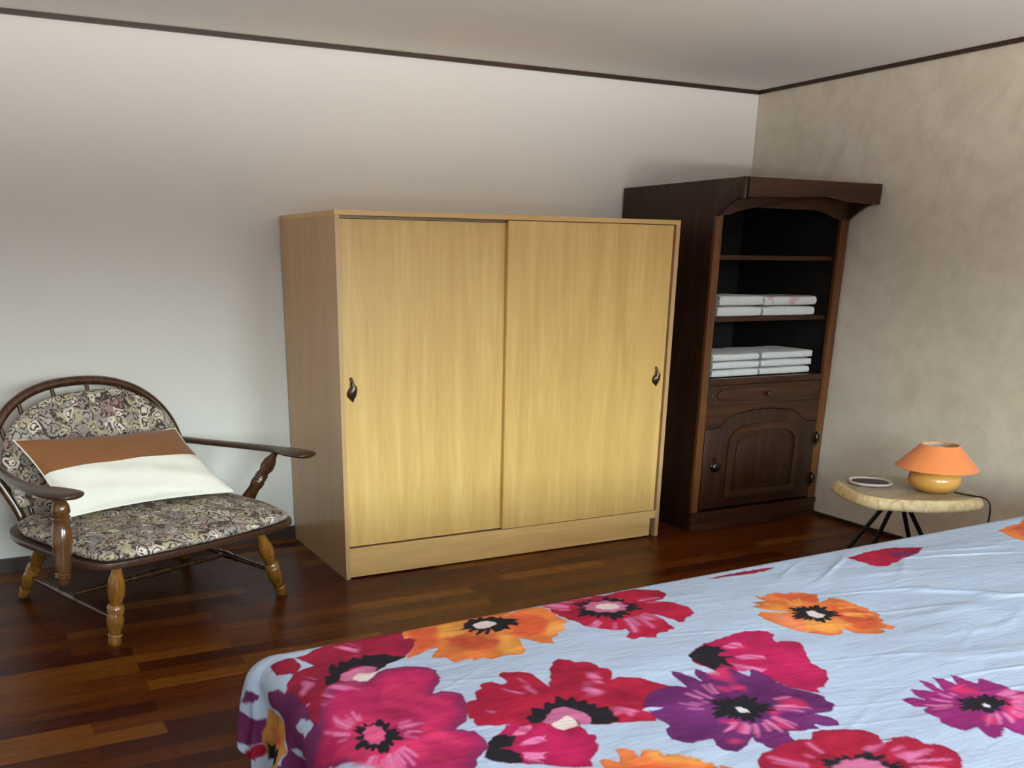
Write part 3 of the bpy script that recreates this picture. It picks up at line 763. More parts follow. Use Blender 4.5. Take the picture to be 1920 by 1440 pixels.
FLOWERS = [
('red2','crimson2',[-4164,-3156,-4128,-3148,-4076,-3116,-4028,-3096,-3996,-3096,-3964,-3100,-3924,-3096,-3860,-3092,-3844,-3096,-3871,-3154,-3834,-3169,-3855,-3199,-3899,-3249,-3932,-3267,-3966,-3284,-4000,-3307,-4027,-3325,-4049,-3364,-4090,-3350,-4128,-3376,-4192,-3456,-4216,-3496,-4232,-3504,-4252,-3508,-4248,-3416,-4256,-3376,-4244,-3312,-4244,-3268,-4216,-3252,-4196,-3244,-4168,-3232,-4132,-3220,-4156,-3164],{}),
('arc2','black',[-4144,-3328,-4128,-3288,-4116,-3284,-4108,-3252,-4092,-3228,-4084,-3248,-4068,-3220,-4051,-3230,-4034,-3211,-4014,-3227,-4001,-3206,-3979,-3217,-3953,-3216,-3932,-3240,-3901,-3255,-3932,-3267,-3966,-3284,-4000,-3307,-3995,-3283,-4027,-3261,-4059,-3266,-4092,-3292,-4108,-3324,-4132,-3332],{}),
('pk2','mauve',[-4104,-3316,-4087,-3290,-4052,-3273,-4015,-3267,-3996,-3292,-4013,-3314,-4048,-3340,-4086,-3340],{}),
('w2','cream',[-4076,-3327,-4052,-3301,-4028,-3315,-4001,-3310,-4043,-3355,-4060,-3359],{}),
('p2a','pink',[-4044,-3136,-4004,-3120,-3994,-3161,-4014,-3200,-4025,-3174],{'soft':1}),
('p2b','pink',[-4196,-3308,-4176,-3284,-4144,-3284,-4176,-3328,-4200,-3352,-4204,-3340],{'soft':1}),
('p2c','pink',[-4228,-3404,-4204,-3392,-4204,-3400,-4224,-3412],{}),
('sm1','crimson2',[-4220,-3140,-4196,-3152,-4164,-3152,-4160,-3184,-4164,-3216,-4184,-3248,-4204,-3228,-4224,-3204,-4228,-3164],{}),
('c1','plum',[-4404,-2940,-4364,-3016,-4324,-3068,-4312,-3104,-4304,-3136,-4316,-3132,-4328,-3112,-4348,-3080,-4376,-3024],{}),
('c2','plum',[-4448,-2912,-4432,-2920,-4416,-2928,-4416,-2932,-4420,-2956,-4412,-3000,-4412,-3020,-4372,-3120,-4360,-3152,-4352,-3176,-4380,-3172,-4408,-3164,-4420,-3164,-4432,-3148,-4508,-2964,-4520,-2924,-4528,-2880,-4520,-2880,-4492,-2888],{}),
('c3','crimson',[-4560,-2876,-4540,-2944,-4524,-2960,-4440,-3136,-4428,-3156,-4420,-3172,-4444,-3172,-4456,-3164,-4476,-3144,-4564,-2936,-4584,-2876],{}),
('c4','plum',[-4276,-3200,-4252,-3232,-4232,-3280,-4212,-3344,-4216,-3408,-4220,-3448,-4224,-3476,-4216,-3500,-4212,-3528,-4276,-3592,-4308,-3592,-4528,-3172,-4488,-3180,-4380,-3360,-4340,-3380,-4308,-3356,-4288,-3332,-4284,-3300,-4288,-3264,-4304,-3208],{}),
('c5','tan',[-4320,-3184,-4300,-3260,-4288,-3316,-4292,-3344,-4308,-3356,-4336,-3364,-4340,-3380,-4360,-3364,-4380,-3352,-4404,-3352,-4420,-3324,-4456,-3172,-4400,-3160,-4372,-3172],{}),
('c5b','deeporange',[-4376,-3192,-4328,-3296,-4324,-3348,-4340,-3352,-4352,-3304],{'soft':1}),
('c6','black',[-4412,-3172,-4424,-3180,-4420,-3188,-4364,-3316,-4352,-3344,-4364,-3344,-4376,-3340,-4388,-3340,-4400,-3332,-4464,-3172],{}),
('w3','cloth',[-4264,-3412,-4240,-3420,-4232,-3448,-4224,-3456,-4228,-3476,-4240,-3484,-4252,-3484,-4260,-3480,-4256,-3464,-4264,-3436],{}),
('w4','cloth',[-4332,-3392,-4300,-3464,-4320,-3444,-4308,-3492,-4336,-3420],{}),
('w5','cloth',[-4228,-3192,-4216,-3212,-4208,-3228,-4192,-3240,-4204,-3256,-4228,-3284,-4232,-3284,-4236,-3264],{}),
('mag','magenta',[-4200,-3460,-4180,-3416,-4136,-3348,-4108,-3332,-4084,-3335,-4050,-3358,-4002,-3312,-3975,-3306,-3945,-3308,-3909,-3321,-3887,-3339,-3878,-3366,-3880,-3396,-3898,-3431,-3920,-3456,-3938,-3483,-3916,-3489,-3896,-3497,-3887,-3519,-3888,-3541,-3895,-3565,-3909,-3602,-3937,-3640,-3972,-3663,-3954,-3673,-3939,-3688,-3931,-3716,-3936,-3747,-3949,-3768,-3980,-3793,-4010,-3831,-4040,-3876,-4324,-3560,-4300,-3544,-4256,-3552,-4228,-3532,-4216,-3496],{'rim':'plum'}),
('magd','magrose',[-4054,-3455,-3998,-3364,-3944,-3353,-3933,-3396,-3956,-3480,-3918,-3543,-3963,-3607,-4016,-3622,-3977,-3727,-3999,-3762,-4047,-3782,-4092,-3743,-4117,-3704,-4127,-3774,-4148,-3823,-4224,-3752,-4216,-3684,-4272,-3600,-4224,-3544,-4176,-3512,-4128,-3526,-4099,-3520],{'soft':1}),
('ringm','black',None,{'ring':[(-4.131,-3.624),(0.043,-0.021),(-0.026,-0.065),16]}),
('cm','rose',None,{'disc':[(-4.133,-3.615),(0.02,-0.01),(-0.014,-0.037)]}),
('arcp','pink',[-4184,-3428,-4160,-3380,-4128,-3336,-4092,-3331,-4072,-3353,-4077,-3398,-4099,-3376,-4132,-3384,-4164,-3424,-4184,-3444],{'soft':1}),
('cr4','crimson',[-3896,-3566,-3868,-3561,-3854,-3529,-3834,-3519,-3825,-3498,-3808,-3491,-3792,-3493,-3777,-3521,-3761,-3513,-3763,-3489,-3764,-3470,-3742,-3459,-3706,-3475,-3693,-3492,-3689,-3517,-3686,-3550,-3686,-3575,-3632,-3491,-3609,-3468,-3590,-3457,-3564,-3473,-3561,-3491,-3546,-3498,-3527,-3513,-3522,-3530,-3527,-3541,-3513,-3553,-3513,-3570,-3524,-3591,-3538,-3609,-3513,-3610,-3470,-3631,-3452,-3658,-3431,-3693,-3475,-3712,-3518,-3768,-3561,-3765,-3543,-3801,-3568,-3816,-3607,-3804,-3641,-3791,-3696,-3771,-3719,-3761,-3777,-3740,-3872,-3694,-3921,-3675,-3920,-3654,-3913,-3640,-3926,-3633],{}),
('bud5','magrose2',[-3869,-3700,-3845,-3703,-3776,-3739,-3768,-3760,-3720,-3763,-3729,-3802,-3718,-3811,-3725,-3828,-3743,-3855,-3761,-3877,-3782,-3890,-3795,-3921,-3862,-3879,-3918,-3845,-3967,-3819,-3969,-3799,-3952,-3769,-3916,-3731,-3890,-3719],{}),
('b5','black',[-3969,-3799,-3952,-3769,-3932,-3747,-3911,-3729,-3895,-3729,-3883,-3729,-3882,-3741,-3869,-3746,-3881,-3760,-3894,-3766,-3898,-3776,-3926,-3778,-3912,-3788,-3906,-3803,-3898,-3811,-3906,-3818,-3901,-3828,-3906,-3837,-3917,-3843,-3967,-3819],{}),
('s5','pink',[-3872,-3740,-3844,-3716,-3819,-3716,-3825,-3730,-3848,-3744,-3867,-3745],{}),
('s5','pink',[-3882,-3782,-3845,-3766,-3807,-3764,-3821,-3773,-3815,-3784,-3847,-3789,-3873,-3787],{}),
('s5','pink',[-3891,-3807,-3865,-3821,-3839,-3828,-3860,-3837,-3859,-3849,-3879,-3843,-3872,-3861,-3895,-3852,-3901,-3832],{}),
('arc4','black',[-3817,-3691,-3805,-3681,-3796,-3683,-3785,-3661,-3774,-3653,-3765,-3662,-3760,-3669,-3746,-3648,-3736,-3639,-3727,-3653,-3717,-3653,-3707,-3634,-3697,-3626,-3688,-3636,-3692,-3651,-3674,-3645,-3663,-3646,-3668,-3667,-3648,-3667,-3657,-3687,-3640,-3695,-3646,-3710,-3616,-3718,-3630,-3732,-3625,-3743,-3638,-3753,-3629,-3767,-3638,-3786,-3700,-3771,-3687,-3745,-3683,-3720,-3701,-3688,-3730,-3679,-3767,-3697,-3788,-3718,-3805,-3718,-3816,-3711],{}),
('pa4','mauve',[-3793,-3722,-3769,-3701,-3740,-3681,-3716,-3677,-3698,-3690,-3684,-3715,-3683,-3742,-3700,-3765,-3719,-3761,-3717,-3739,-3725,-3718,-3747,-3720,-3775,-3737],{}),
('ce4','cream',[-3780,-3735,-3747,-3720,-3725,-3718,-3718,-3730,-3725,-3761,-3749,-3762,-3765,-3761,-3778,-3749],{}),
('s4','pink',[-3789,-3540,-3775,-3542,-3765,-3562,-3760,-3584,-3774,-3587,-3781,-3569],{'soft':1}),
('s4b','pink',[-3730,-3510,-3726,-3525,-3730,-3579,-3735,-3601,-3742,-3583,-3736,-3551],{'soft':1}),
('s4c','pink',[-3599,-3592,-3563,-3556,-3551,-3562,-3549,-3584,-3569,-3617,-3595,-3634,-3582,-3652,-3639,-3667,-3626,-3629],{'soft':1}),
('s4d','pink',[-3621,-3732,-3595,-3726,-3548,-3730,-3574,-3750,-3571,-3761,-3604,-3776,-3600,-3751,-3627,-3752],{'soft':1}),
('s4e','pink',[-3874,-3623,-3860,-3619,-3848,-3628,-3866,-3631],{'soft':1}),
('mg7','magrose2',[-3286,-3584,-3260,-3561,-3227,-3547,-3181,-3532,-3135,-3522,-3079,-3510,-3035,-3505,-2990,-3520,-2997,-3517,-2978,-3531,-2981,-3553,-3017,-3598,-2990,-3601,-2971,-3613,-2961,-3625,-2971,-3647,-3004,-3689,-3027,-3734,-3027,-3758,-3024,-3778,-3061,-3818,-3099,-3844,-3126,-3847,-3133,-3868,-3154,-3853,-3182,-3815,-3192,-3703,-3245,-3700,-3290,-3701,-3292,-3644,-3297,-3607],{}),
('b7','black',[-3286,-3584,-3263,-3565,-3219,-3544,-3200,-3547,-3192,-3563,-3175,-3562,-3184,-3579,-3174,-3591,-3203,-3600,-3221,-3609,-3192,-3625,-3183,-3633,-3216,-3629,-3219,-3650,-3226,-3675,-3237,-3664,-3241,-3645,-3279,-3677,-3288,-3640,-3294,-3606],{}),
('s7','pink',[-3171,-3570,-3130,-3557,-3103,-3566,-3122,-3601,-3146,-3589,-3175,-3588],{}),
('s7','pink',[-3184,-3628,-3144,-3632,-3111,-3653,-3121,-3673,-3154,-3655,-3185,-3646],{}),
('s7','pink',[-3214,-3656,-3186,-3678,-3153,-3716,-3176,-3722,-3214,-3721,-3234,-3706],{}),
('w7','cloth',[-3304,-3621,-3290,-3642,-3279,-3683,-3288,-3700,-3299,-3689,-3309,-3652],{}),
('pu6','purple',[-3546,-3745,-3524,-3722,-3483,-3698,-3431,-3693,-3399,-3717,-3393,-3676,-3382,-3631,-3361,-3648,-3356,-3672,-3347,-3703,-3335,-3672,-3320,-3641,-3308,-3663,-3303,-3682,-3288,-3700,-3241,-3646,-3240,-3674,-3236,-3698,-3227,-3729,-3196,-3701,-3187,-3707,-3192,-3703,-3184,-3730,-3186,-3774,-3182,-3815,-3165,-3842,-3146,-3867,-3144,-3892,-3158,-3905,-3156,-3922,-3163,-3933,-3186,-3947,-3212,-3946,-3233,-3942,-3213,-3963,-3206,-3981,-3218,-4005,-3246,-3994,-3268,-3979,-3279,-3996,-3316,-3992,-3349,-3975,-3359,-4015,-3389,-4021,-3429,-4027,-3438,-4006,-3437,-3965,-3452,-3978,-3470,-3990,-3505,-4003,-3525,-3984,-3526,-3963,-3513,-3937,-3524,-3934,-3513,-3939,-3536,-3936,-3562,-3935,-3582,-3918,-3592,-3903,-3584,-3880,-3573,-3861,-3556,-3852,-3557,-3830,-3558,-3812,-3553,-3778],{}),
('pr6','magrose',[-3305,-3677,-3239,-3662,-3263,-3720,-3229,-3725,-3285,-3787,-3327,-3798,-3344,-3758],{'soft':1}),
('pr6b','magrose',[-3301,-3861,-3236,-3842,-3202,-3879,-3222,-3910,-3282,-3901,-3325,-3918,-3322,-3989,-3348,-3953],{'soft':1}),
('pr6c','magrose',[-3495,-3927,-3447,-3878,-3405,-3880,-3412,-3932,-3469,-3974,-3500,-3976],{'soft':1}),
('ring6','black',None,{'ring':[(-3.36,-3.85),(0.06,-0.032),(-0.041,-0.045),20]}),
('ce6','white',[-3368,-3844,-3351,-3845,-3348,-3859,-3357,-3879,-3359,-3868,-3374,-3865],{}),
('w6','cloth',[-3351,-3978,-3338,-3994,-3323,-4024,-3332,-4030,-3350,-4016,-3362,-4013],{}),
('w6b','cloth',[-3558,-3762,-3539,-3760,-3512,-3778,-3528,-3781,-3547,-3777],{}),
('cr11','crimson',[-3495,-4048,-3477,-4036,-3459,-4029,-3429,-4027,-3405,-4018,-3378,-4014,-3349,-4015,-3331,-4027,-3308,-4009,-3277,-3999,-3240,-4017,-3208,-4031,-3194,-4042,-3187,-4057,-3186,-4072,-3198,-4093,-3171,-4095,-3141,-4101,-3128,-4121,-3136,-4145,-3109,-4157,-3103,-4176,-3106,-4196,-3121,-4222,-3156,-4248,-3211,-4280,-3546,-4117,-3511,-4075],{'rim':'crimson2'}),
('ring11','black',None,{'ring':[(-3.337,-4.167),(0.074,-0.036),(-0.058,-0.052),20]}),
('cm11','mauve',None,{'disc':[(-3.341,-4.165),(0.046,-0.023),(-0.036,-0.032)]}),
('s11','pink',[-3269,-4105,-3238,-4103,-3212,-4103,-3253,-4121,-3269,-4117],{'soft':1}),
('w11','cloth',[-3203,-4097,-3180,-4099,-3189,-4102,-3210,-4107],{}),
('cr8','crimson',[-3420,-3076,-3388,-3080,-3340,-3080,-3308,-3076,-3276,-3080,-3236,-3080,-3212,-3104,-3156,-3092,-3092,-3088,-3076,-3100,-3060,-3112,-3036,-3136,-3031,-3156,-3043,-3187,-3075,-3209,-3114,-3214,-3075,-3240,-3065,-3265,-3059,-3294,-3064,-3322,-3072,-3348,-3113,-3361,-3142,-3386,-3158,-3382,-3160,-3356,-3175,-3323,-3186,-3300,-3185,-3351,-3198,-3414,-3231,-3424,-3256,-3422,-3280,-3446,-3299,-3435,-3314,-3427,-3343,-3431,-3351,-3409,-3327,-3388,-3314,-3358,-3331,-3363,-3353,-3356,-3384,-3324,-3406,-3293,-3407,-3266,-3415,-3241,-3422,-3202,-3422,-3166,-3412,-3128,-3420,-3108],{}),
('ring8','black',None,{'ring':[(-3.268,-3.199),(0.083,-0.039),(-0.054,-0.077),22]}),
('cm8','mauve',None,{'disc':[(-3.261,-3.187),(0.054,-0.026),(-0.029,-0.043)]}),
('ce8','cream',None,{'disc':[(-3.256,-3.189),(0.03,-0.015),(-0.016,-0.023)]}),
('or1','orange',[-3844,-3096,-3804,-3092,-3780,-3088,-3732,-3088,-3684,-3088,-3628,-3084,-3556,-3084,-3500,-3084,-3468,-3088,-3420,-3112,-3419,-3153,-3426,-3184,-3431,-3232,-3432,-3256,-3454,-3264,-3467,-3294,-3495,-3304,-3509,-3328,-3532,-3332,-3541,-3364,-3572,-3354,-3588,-3312,-3608,-3288,-3616,-3321,-3625,-3359,-3648,-3387,-3690,-3373,-3728,-3372,-3741,-3356,-3770,-3359,-3766,-3340,-3788,-3343,-3818,-3345,-3821,-3300,-3852,-3292,-3811,-3234,-3842,-3241,-3877,-3259,-3908,-3272,-3889,-3240,-3857,-3198,-3834,-3169,-3871,-3154],{}),
('or1y','yelorange',[-3756,-3116,-3708,-3088,-3660,-3088,-3660,-3132,-3716,-3198,-3780,-3191],{'soft':1}),
('or1z','yelorange',[-3626,-3226,-3614,-3277,-3623,-3353,-3651,-3382,-3694,-3361,-3680,-3304],{'soft':1}),
('or1w','yelorange',[-3463,-3225,-3437,-3257,-3470,-3293,-3506,-3314,-3532,-3317,-3527,-3289],{'soft':1}),
('or1d','deeporange',[-3775,-3193,-3716,-3198,-3678,-3247,-3650,-3275,-3668,-3307,-3700,-3309,-3738,-3298,-3765,-3242],{'soft':1}),
('or1e','deeporange',[-3540,-3124,-3492,-3128,-3464,-3175,-3478,-3234,-3527,-3289,-3581,-3301,-3603,-3268,-3578,-3202],{'soft':1}),
('or1f','deeporange',[-3852,-3132,-3804,-3108,-3764,-3120,-3803,-3216,-3869,-3242,-3901,-3261,-3843,-3183],{'soft':1}),
('or1k','black',[-3713,-3169,-3692,-3151,-3684,-3124,-3668,-3124,-3652,-3096,-3636,-3112,-3612,-3088,-3612,-3120,-3588,-3112,-3580,-3128,-3564,-3124,-3564,-3144,-3529,-3164,-3556,-3174,-3548,-3197,-3563,-3213,-3584,-3191,-3593,-3229,-3609,-3216,-3637,-3229,-3633,-3195,-3660,-3228,-3669,-3224,-3654,-3197,-3684,-3221,-3688,-3212,-3667,-3183,-3696,-3193,-3695,-3180,-3678,-3170],{}),
('or1c','cream',[-3669,-3155,-3652,-3140,-3620,-3136,-3600,-3156,-3601,-3170,-3626,-3182,-3652,-3186,-3668,-3172],{}),
('or1s','cloth',[-3556,-3124,-3492,-3084,-3436,-3080,-3420,-3080,-3468,-3084],{}),
('or9','orange',[-2813,-3298,-2804,-3324,-2783,-3321,-2772,-3305,-2727,-3309,-2703,-3327,-2692,-3316,-2652,-3334,-2623,-3358,-2660,-3397,-2680,-3424,-2657,-3415,-2619,-3399,-2598,-3412,-2591,-3433,-2594,-3462,-2590,-3484,-2576,-3504,-2592,-3521,-2582,-3553,-2606,-3570,-2620,-3597,-2636,-3605,-2624,-3641,-2652,-3654,-2679,-3633,-2685,-3659,-2726,-3669,-2747,-3654,-2769,-3634,-2776,-3594,-2789,-3603,-2800,-3619,-2819,-3631,-2851,-3619,-2874,-3604,-2898,-3565,-2909,-3538,-2916,-3505,-2927,-3463,-2921,-3427,-2896,-3416,-2857,-3431,-2830,-3450,-2824,-3444,-2884,-3389,-2890,-3370,-2861,-3371,-2864,-3350,-2821,-3350,-2820,-3320],{}),
('or9d','deeporange',[-2667,-3444,-2626,-3472,-2607,-3537,-2645,-3613,-2732,-3630,-2741,-3596,-2716,-3548,-2699,-3494],{'soft':1}),
('or9y','yelorange',[-2829,-3509,-2756,-3529,-2740,-3552,-2748,-3578,-2822,-3616,-2846,-3590,-2860,-3540],{'soft':1}),
('or9p','orangepink',[-2902,-3444,-2847,-3454,-2839,-3519,-2865,-3595,-2893,-3560,-2911,-3500],{'soft':1}),
('or9r','deeporange',[-2759,-3306,-2703,-3327,-2639,-3363,-2683,-3419,-2709,-3390,-2761,-3365],{'soft':1}),
('ring9','black',None,{'ring':[(-2.761,-3.48),(0.06,-0.033),(-0.048,-0.047),20]}),
('or9c','cream',[-2772,-3459,-2751,-3465,-2738,-3499,-2759,-3515,-2778,-3511,-2784,-3488],{}),
('pu10','purple2',[-2995,-3974,-2969,-3973,-2952,-3995,-2945,-3972,-2936,-3943,-2920,-3952,-2896,-3980,-2889,-3946,-2878,-3915,-2868,-3939,-2873,-3986,-2850,-3953,-2837,-3924,-2824,-3943,-2817,-3980,-2801,-3954,-2787,-3936,-2778,-3960,-2771,-3997,-2745,-3976,-2734,-3998,-2727,-4029,-2732,-4059,-2716,-4076,-2716,-4116,-2772,-4188,-2860,-4220,-2908,-4224,-2916,-4210,-2922,-4192,-2919,-4169,-2936,-4180,-2958,-4192,-2979,-4193,-2984,-4179,-2984,-4166,-2970,-4142,-3005,-4145,-3019,-4138,-3019,-4117,-3022,-4093,-3007,-4077,-3010,-4061,-3009,-4043,-2997,-4029,-2975,-4024,-3000,-4007],{}),
('p10a','magrose',[-2853,-3985,-2800,-3977,-2792,-4008,-2812,-4036,-2846,-4025],{'soft':1}),
('p10b','magrose',[-2810,-4079,-2739,-4082,-2740,-4112,-2836,-4176,-2876,-4164,-2854,-4127],{'soft':1}),
('p10c','magrose',[-2946,-4092,-2919,-4115,-2899,-4134,-2949,-4174,-2965,-4157,-2971,-4127],{'soft':1}),
('ring10','black',None,{'ring':[(-2.859,-4.073),(0.049,-0.028),(-0.043,-0.031),20]}),
('ce10','white',[-2864,-4075,-2851,-4076,-2853,-4090,-2865,-4093,-2872,-4084],{}),
('or12','orange',[-3820,-3924,-3808,-3920,-3799,-3929,-3783,-3937,-3775,-3920,-3770,-3903,-3761,-3900,-3747,-3911,-3739,-3929,-3725,-3905,-3713,-3882,-3701,-3888,-3694,-3897,-3690,-3906,-3696,-3930,-3673,-3910,-3655,-3918,-3645,-3931,-3645,-3949,-3634,-3949,-3632,-3957,-3623,-3957,-3615,-3964,-3614,-3980,-3600,-3978,-3603,-3990,-3591,-3995,-3595,-4010,-3583,-4013,-3583,-4028,-3584,-4040,-3572,-4029,-3558,-4048,-3575,-4079,-3631,-4097,-3837,-3997],{}),
('or12y','yelorange',[-3673,-3910,-3655,-3918,-3645,-3931,-3647,-3948,-3616,-3965,-3594,-3996,-3589,-4025,-3645,-3983,-3675,-3952],{'soft':1}),
('or12d','deeporange',[-3743,-3962,-3718,-3960,-3688,-3970,-3669,-3986,-3669,-3998,-3694,-4022,-3760,-3989],{'soft':1}),
('cr13','crimson',[-2268,-3140,-2220,-3136,-2164,-3124,-2076,-3120,-2012,-3124,-1931,-3166,-1993,-3207,-2042,-3222,-2109,-3242,-2179,-3252,-2226,-3272,-2258,-3250,-2266,-3200,-2264,-3168],{}),
('b13','plum',[-2098,-3169,-1978,-3191,-2039,-3220,-2111,-3230,-2130,-3210],{'soft':1}),
('or14','orange',[-1476,-3124,-1396,-3104,-1300,-3092,-1228,-3060,-1124,-3060,-1156,-3152,-1372,-3292,-1492,-3272,-1524,-3247,-1521,-3211,-1494,-3171],{}),
('o14r','rose',[-1412,-3156,-1316,-3188,-1404,-3248,-1452,-3212],{'soft':1}),
('or14d','deeporange',[-1436,-3132,-1284,-3096,-1188,-3104,-1292,-3172,-1380,-3148],{'soft':1}),
('cr15','crimson2',[-2844,-3108,-2772,-3104,-2660,-3100,-2548,-3104,-2596,-3124,-2684,-3128,-2788,-3120],{}),
]


PAL = dict(cloth=(178,193,214), cream=(226,208,202), white=(222,222,228), black=(34,31,38), crimson=(166,28,58), crimson2=(146,30,58), magenta=(178,38,90),
           magrose=(206,52,98), magrose2=(176,30,82), plum=(108,42,88), purple=(104,40,100), purple2=(138,38,104), pink=(222,124,172), mauve=(196,108,146),
           rose=(214,84,130), orange=(224,122,66), orangepink=(226,132,92), deeporange=(208,86,54), yelorange=(232,160,78), tan=(206,142,74))
PALL = {k: np.array(srgb(*c)[:3])*.72 for k, c in PAL.items()}

def grid_axis(segs):
    out = []
    for a, b, st in segs: out += list(np.arange(a, b-1e-6, st))
    out.append(segs[-1][1]); return np.array(out)
xs = grid_axis([(-4.54, -3.0, .0036), (-3.0, -2.5, .0045), (-2.5, -1.0, .007), (-1.0, -.06, .016)])
ys = grid_axis([(-5.38, -4.4, .02), (-4.4, -4.1, .007), (-4.1, -3.04, .0036), (-3.04, -2.72, .0085)])
GX, GY = np.meshgrid(xs, ys, indexing='ij')
CX, CY, CZ = cloth(GX, GY)
nx, ny = GX.shape
fx, fy = GX.ravel(), GY.ravel()
colr = np.tile(PALL['cloth'], (fx.size, 1))
# slow watercolour variation used inside every petal
wc = (noise2(fx*16, fy*22, 11)*.9 + noise2(fx*45, fy*60, 12)*.5 + noise2(fx*6, fy*6, 13)*.8)
rough_x = fx + .004*noise2(fx*60, fy*60, 21)*2; rough_y = fy + .004*noise2(fx*60, fy*60, 22)*2
def inside(P_, x, y):
    res = np.zeros(x.size, bool); n = len(P_)
    for i in range(n):
        x0, y0 = P_[i]; x1, y1 = P_[(i+1) % n]
        if y0 == y1: continue
        c = ((y0 > y) != (y1 > y)); res ^= c & (x < (x1-x0)*(y-y0)/(y1-y0)+x0)
    return res
def edge_dist(P_, x, y):
    d = np.full(x.size, 9.)
    for i in range(len(P_)):
        a = P_[i]; b = P_[(i+1) % len(P_)]; ab = b-a; L2 = ab@ab+1e-12
        t_ = np.clip(((x-a[0])*ab[0]+(y-a[1])*ab[1])/L2, 0, 1)
        d = np.minimum(d, np.hypot(x-a[0]-t_*ab[0], y-a[1]-t_*ab[1]))
    return d
rsx = np.random.RandomState(5)
for nm, cn, flat, kw in FLOWERS:
    base = PALL[cn]
    if flat is not None:
        P_ = np.array(flat, float).reshape(-1, 2)/1000
        lo = P_.min(0)-.02; hi = P_.max(0)+.02
        ix = np.where((fx > lo[0]) & (fx < hi[0]) & (fy > lo[1]) & (fy < hi[1]))[0]
        X_, Y_ = rough_x[ix], rough_y[ix]
        ins = inside(P_, X_, Y_)
        d = edge_dist(P_, X_, Y_); sd = np.where(ins, d, -d)
        wdt = .008 if kw.get('soft') else .0016
        al = np.clip(.5+sd/(2*wdt), 0, 1)*(.85 if kw.get('soft') else 1)
        c = base[None, :]*(1+.48*wc[ix, None]*(0.15 if cn in ('black', 'cloth', 'white', 'cream') else 1))
        if cn not in ('black', 'cloth', 'white', 'cream', 'pink', 'mauve', 'rose') and not kw.get('soft'):
            rimc = PALL[kw['rim']] if 'rim' in kw else base*.62
            rk = np.clip(1-d/(.030 if 'rim' in kw else .006), 0, 1)*(.8 if 'rim' in kw else .55)
            c = c*(1-rk[:, None])+rimc*rk[:, None]
        if cn == 'pink' or cn.startswith('magrose') and kw.get('soft'):
            cxp, cyp = P_.mean(0); k_ = 70 if cn == 'pink' else 26
            st = noise2(fx[ix]*k_+fy[ix]*k_*.8, fy[ix]*14-fx[ix]*10, 31)
            al = al*np.clip(.55+(2.6 if kw.get('soft') else 1.2)*st, .0, 1)
        colr[ix] = colr[ix]*(1-al[:, None]) + c*al[:, None]
    else:
        kk = 'ring' if 'ring' in kw else 'disc'; v_ = kw[kk]
        c0 = np.array(v_[0]); A_ = np.array([v_[1], v_[2]]).T
        R_ = 3.0 if kk == 'ring' else 1.4
        ex = np.abs(A_).sum(1)*R_
        ix = np.where((abs(fx-c0[0]) < ex[0]) & (abs(fy-c0[1]) < ex[1]))[0]
        q = np.linalg.solve(A_, np.stack([fx[ix]-c0[0], fy[ix]-c0[1]]))
        r = np.hypot(q[0], q[1]); th = np.arctan2(q[1], q[0])
        if kk == 'disc':
            al = np.clip(.5+(1-r*(1+.08*np.sin(th*9)))*8, 0, 1)
        else:
            # pale brush streaks around the stamens first
            nst = 64; dyed = np.clip(np.abs(colr[ix]-PALL['cloth']).sum(1)*5-.4, 0, 1)
            for s_ in range(nst):
                a = rsx.rand()*2*PI
                if math.sin(a*2.5+len(nm)) < -.15: continue
                r0 = rsx.uniform(1.05, 1.35); r1 = r0+rsx.uniform(.3, 1.3); wd_ = rsx.uniform(.055, .095)
                da = (th-a-(.12*(r-r0))+PI) % (2*PI)-PI
                m_ = np.exp(-(da*r/wd_)**2)*np.clip((r-r0)*10, 0, 1)*np.clip((r1-r)*6, 0, 1)*rsx.uniform(.4, .95)*dyed
                sc = PALL['pink'] if 'crimson' in cn or not nm.endswith('9') else PALL['yelorange']
                colr[ix] = colr[ix]*(1-m_[:, None])+sc*m_[:, None]
            k = v_[3]
            w1 = np.abs(np.sin(th*k/2+.7*np.sin(th*3+1)))**.7
            rad = .72+.28*w1+.13*np.sin(th*5+2)+.08*np.sin(th*11)
            al = np.clip(.5+(rad-r)*14, 0, 1)
        c = base[None, :]*(1+.12*wc[ix, None])
        colr[ix] = colr[ix]*(1-al[:, None]) + c*al[:, None]
colr = np.clip(colr, 0, 1)
me = bpy.data.meshes.new('duvet')
V_ = np.stack([CX.ravel(), CY.ravel(), CZ.ravel()], 1).astype(np.float32)
idx = np.arange(nx*ny).reshape(nx, ny)
Q = np.stack([idx[:-1, :-1], idx[1:, :-1], idx[1:, 1:], idx[:-1, 1:]], -1).reshape(-1, 4)
me.vertices.add(len(V_)); me.vertices.foreach_set('co', V_.ravel())
me.loops.add(Q.size); me.loops.foreach_set('vertex_index', Q.ravel().astype(np.int32))
me.polygons.add(len(Q)); me.polygons.foreach_set('loop_start', (np.arange(len(Q))*4).astype(np.int32))
try: me.polygons.foreach_set('loop_total', np.full(len(Q), 4, np.int32))
except Exception: pass
me.update(calc_edges=True)
at = me.color_attributes.new('dye', 'FLOAT_COLOR', 'POINT')
at.data.foreach_set('color', np.concatenate([colr, np.ones((len(colr), 1))], 1).astype(np.float32).ravel())
me.polygons.foreach_set('use_smooth', np.ones(len(Q), bool))
t = NT('printed_cotton'); a_ = t.new('ShaderNodeAttribute'); a_.attribute_name = 'dye'
v = t.coord(); wv = t.noise(v, 500, 2); cr = t.noise(t.coord((1.4, 5, 1)), 4, 4, .6, .5)
t.col(a_.outputs['Color']); t.rough(.85, .12)
t.bump(t.math('ADD', cr, t.math('MULTIPLY', wv, .03)), .35, .012)
me.materials.append(t.m)
du = bpy.data.objects.new('duvet', me); link(du)
du.location = (0, 0, 0)
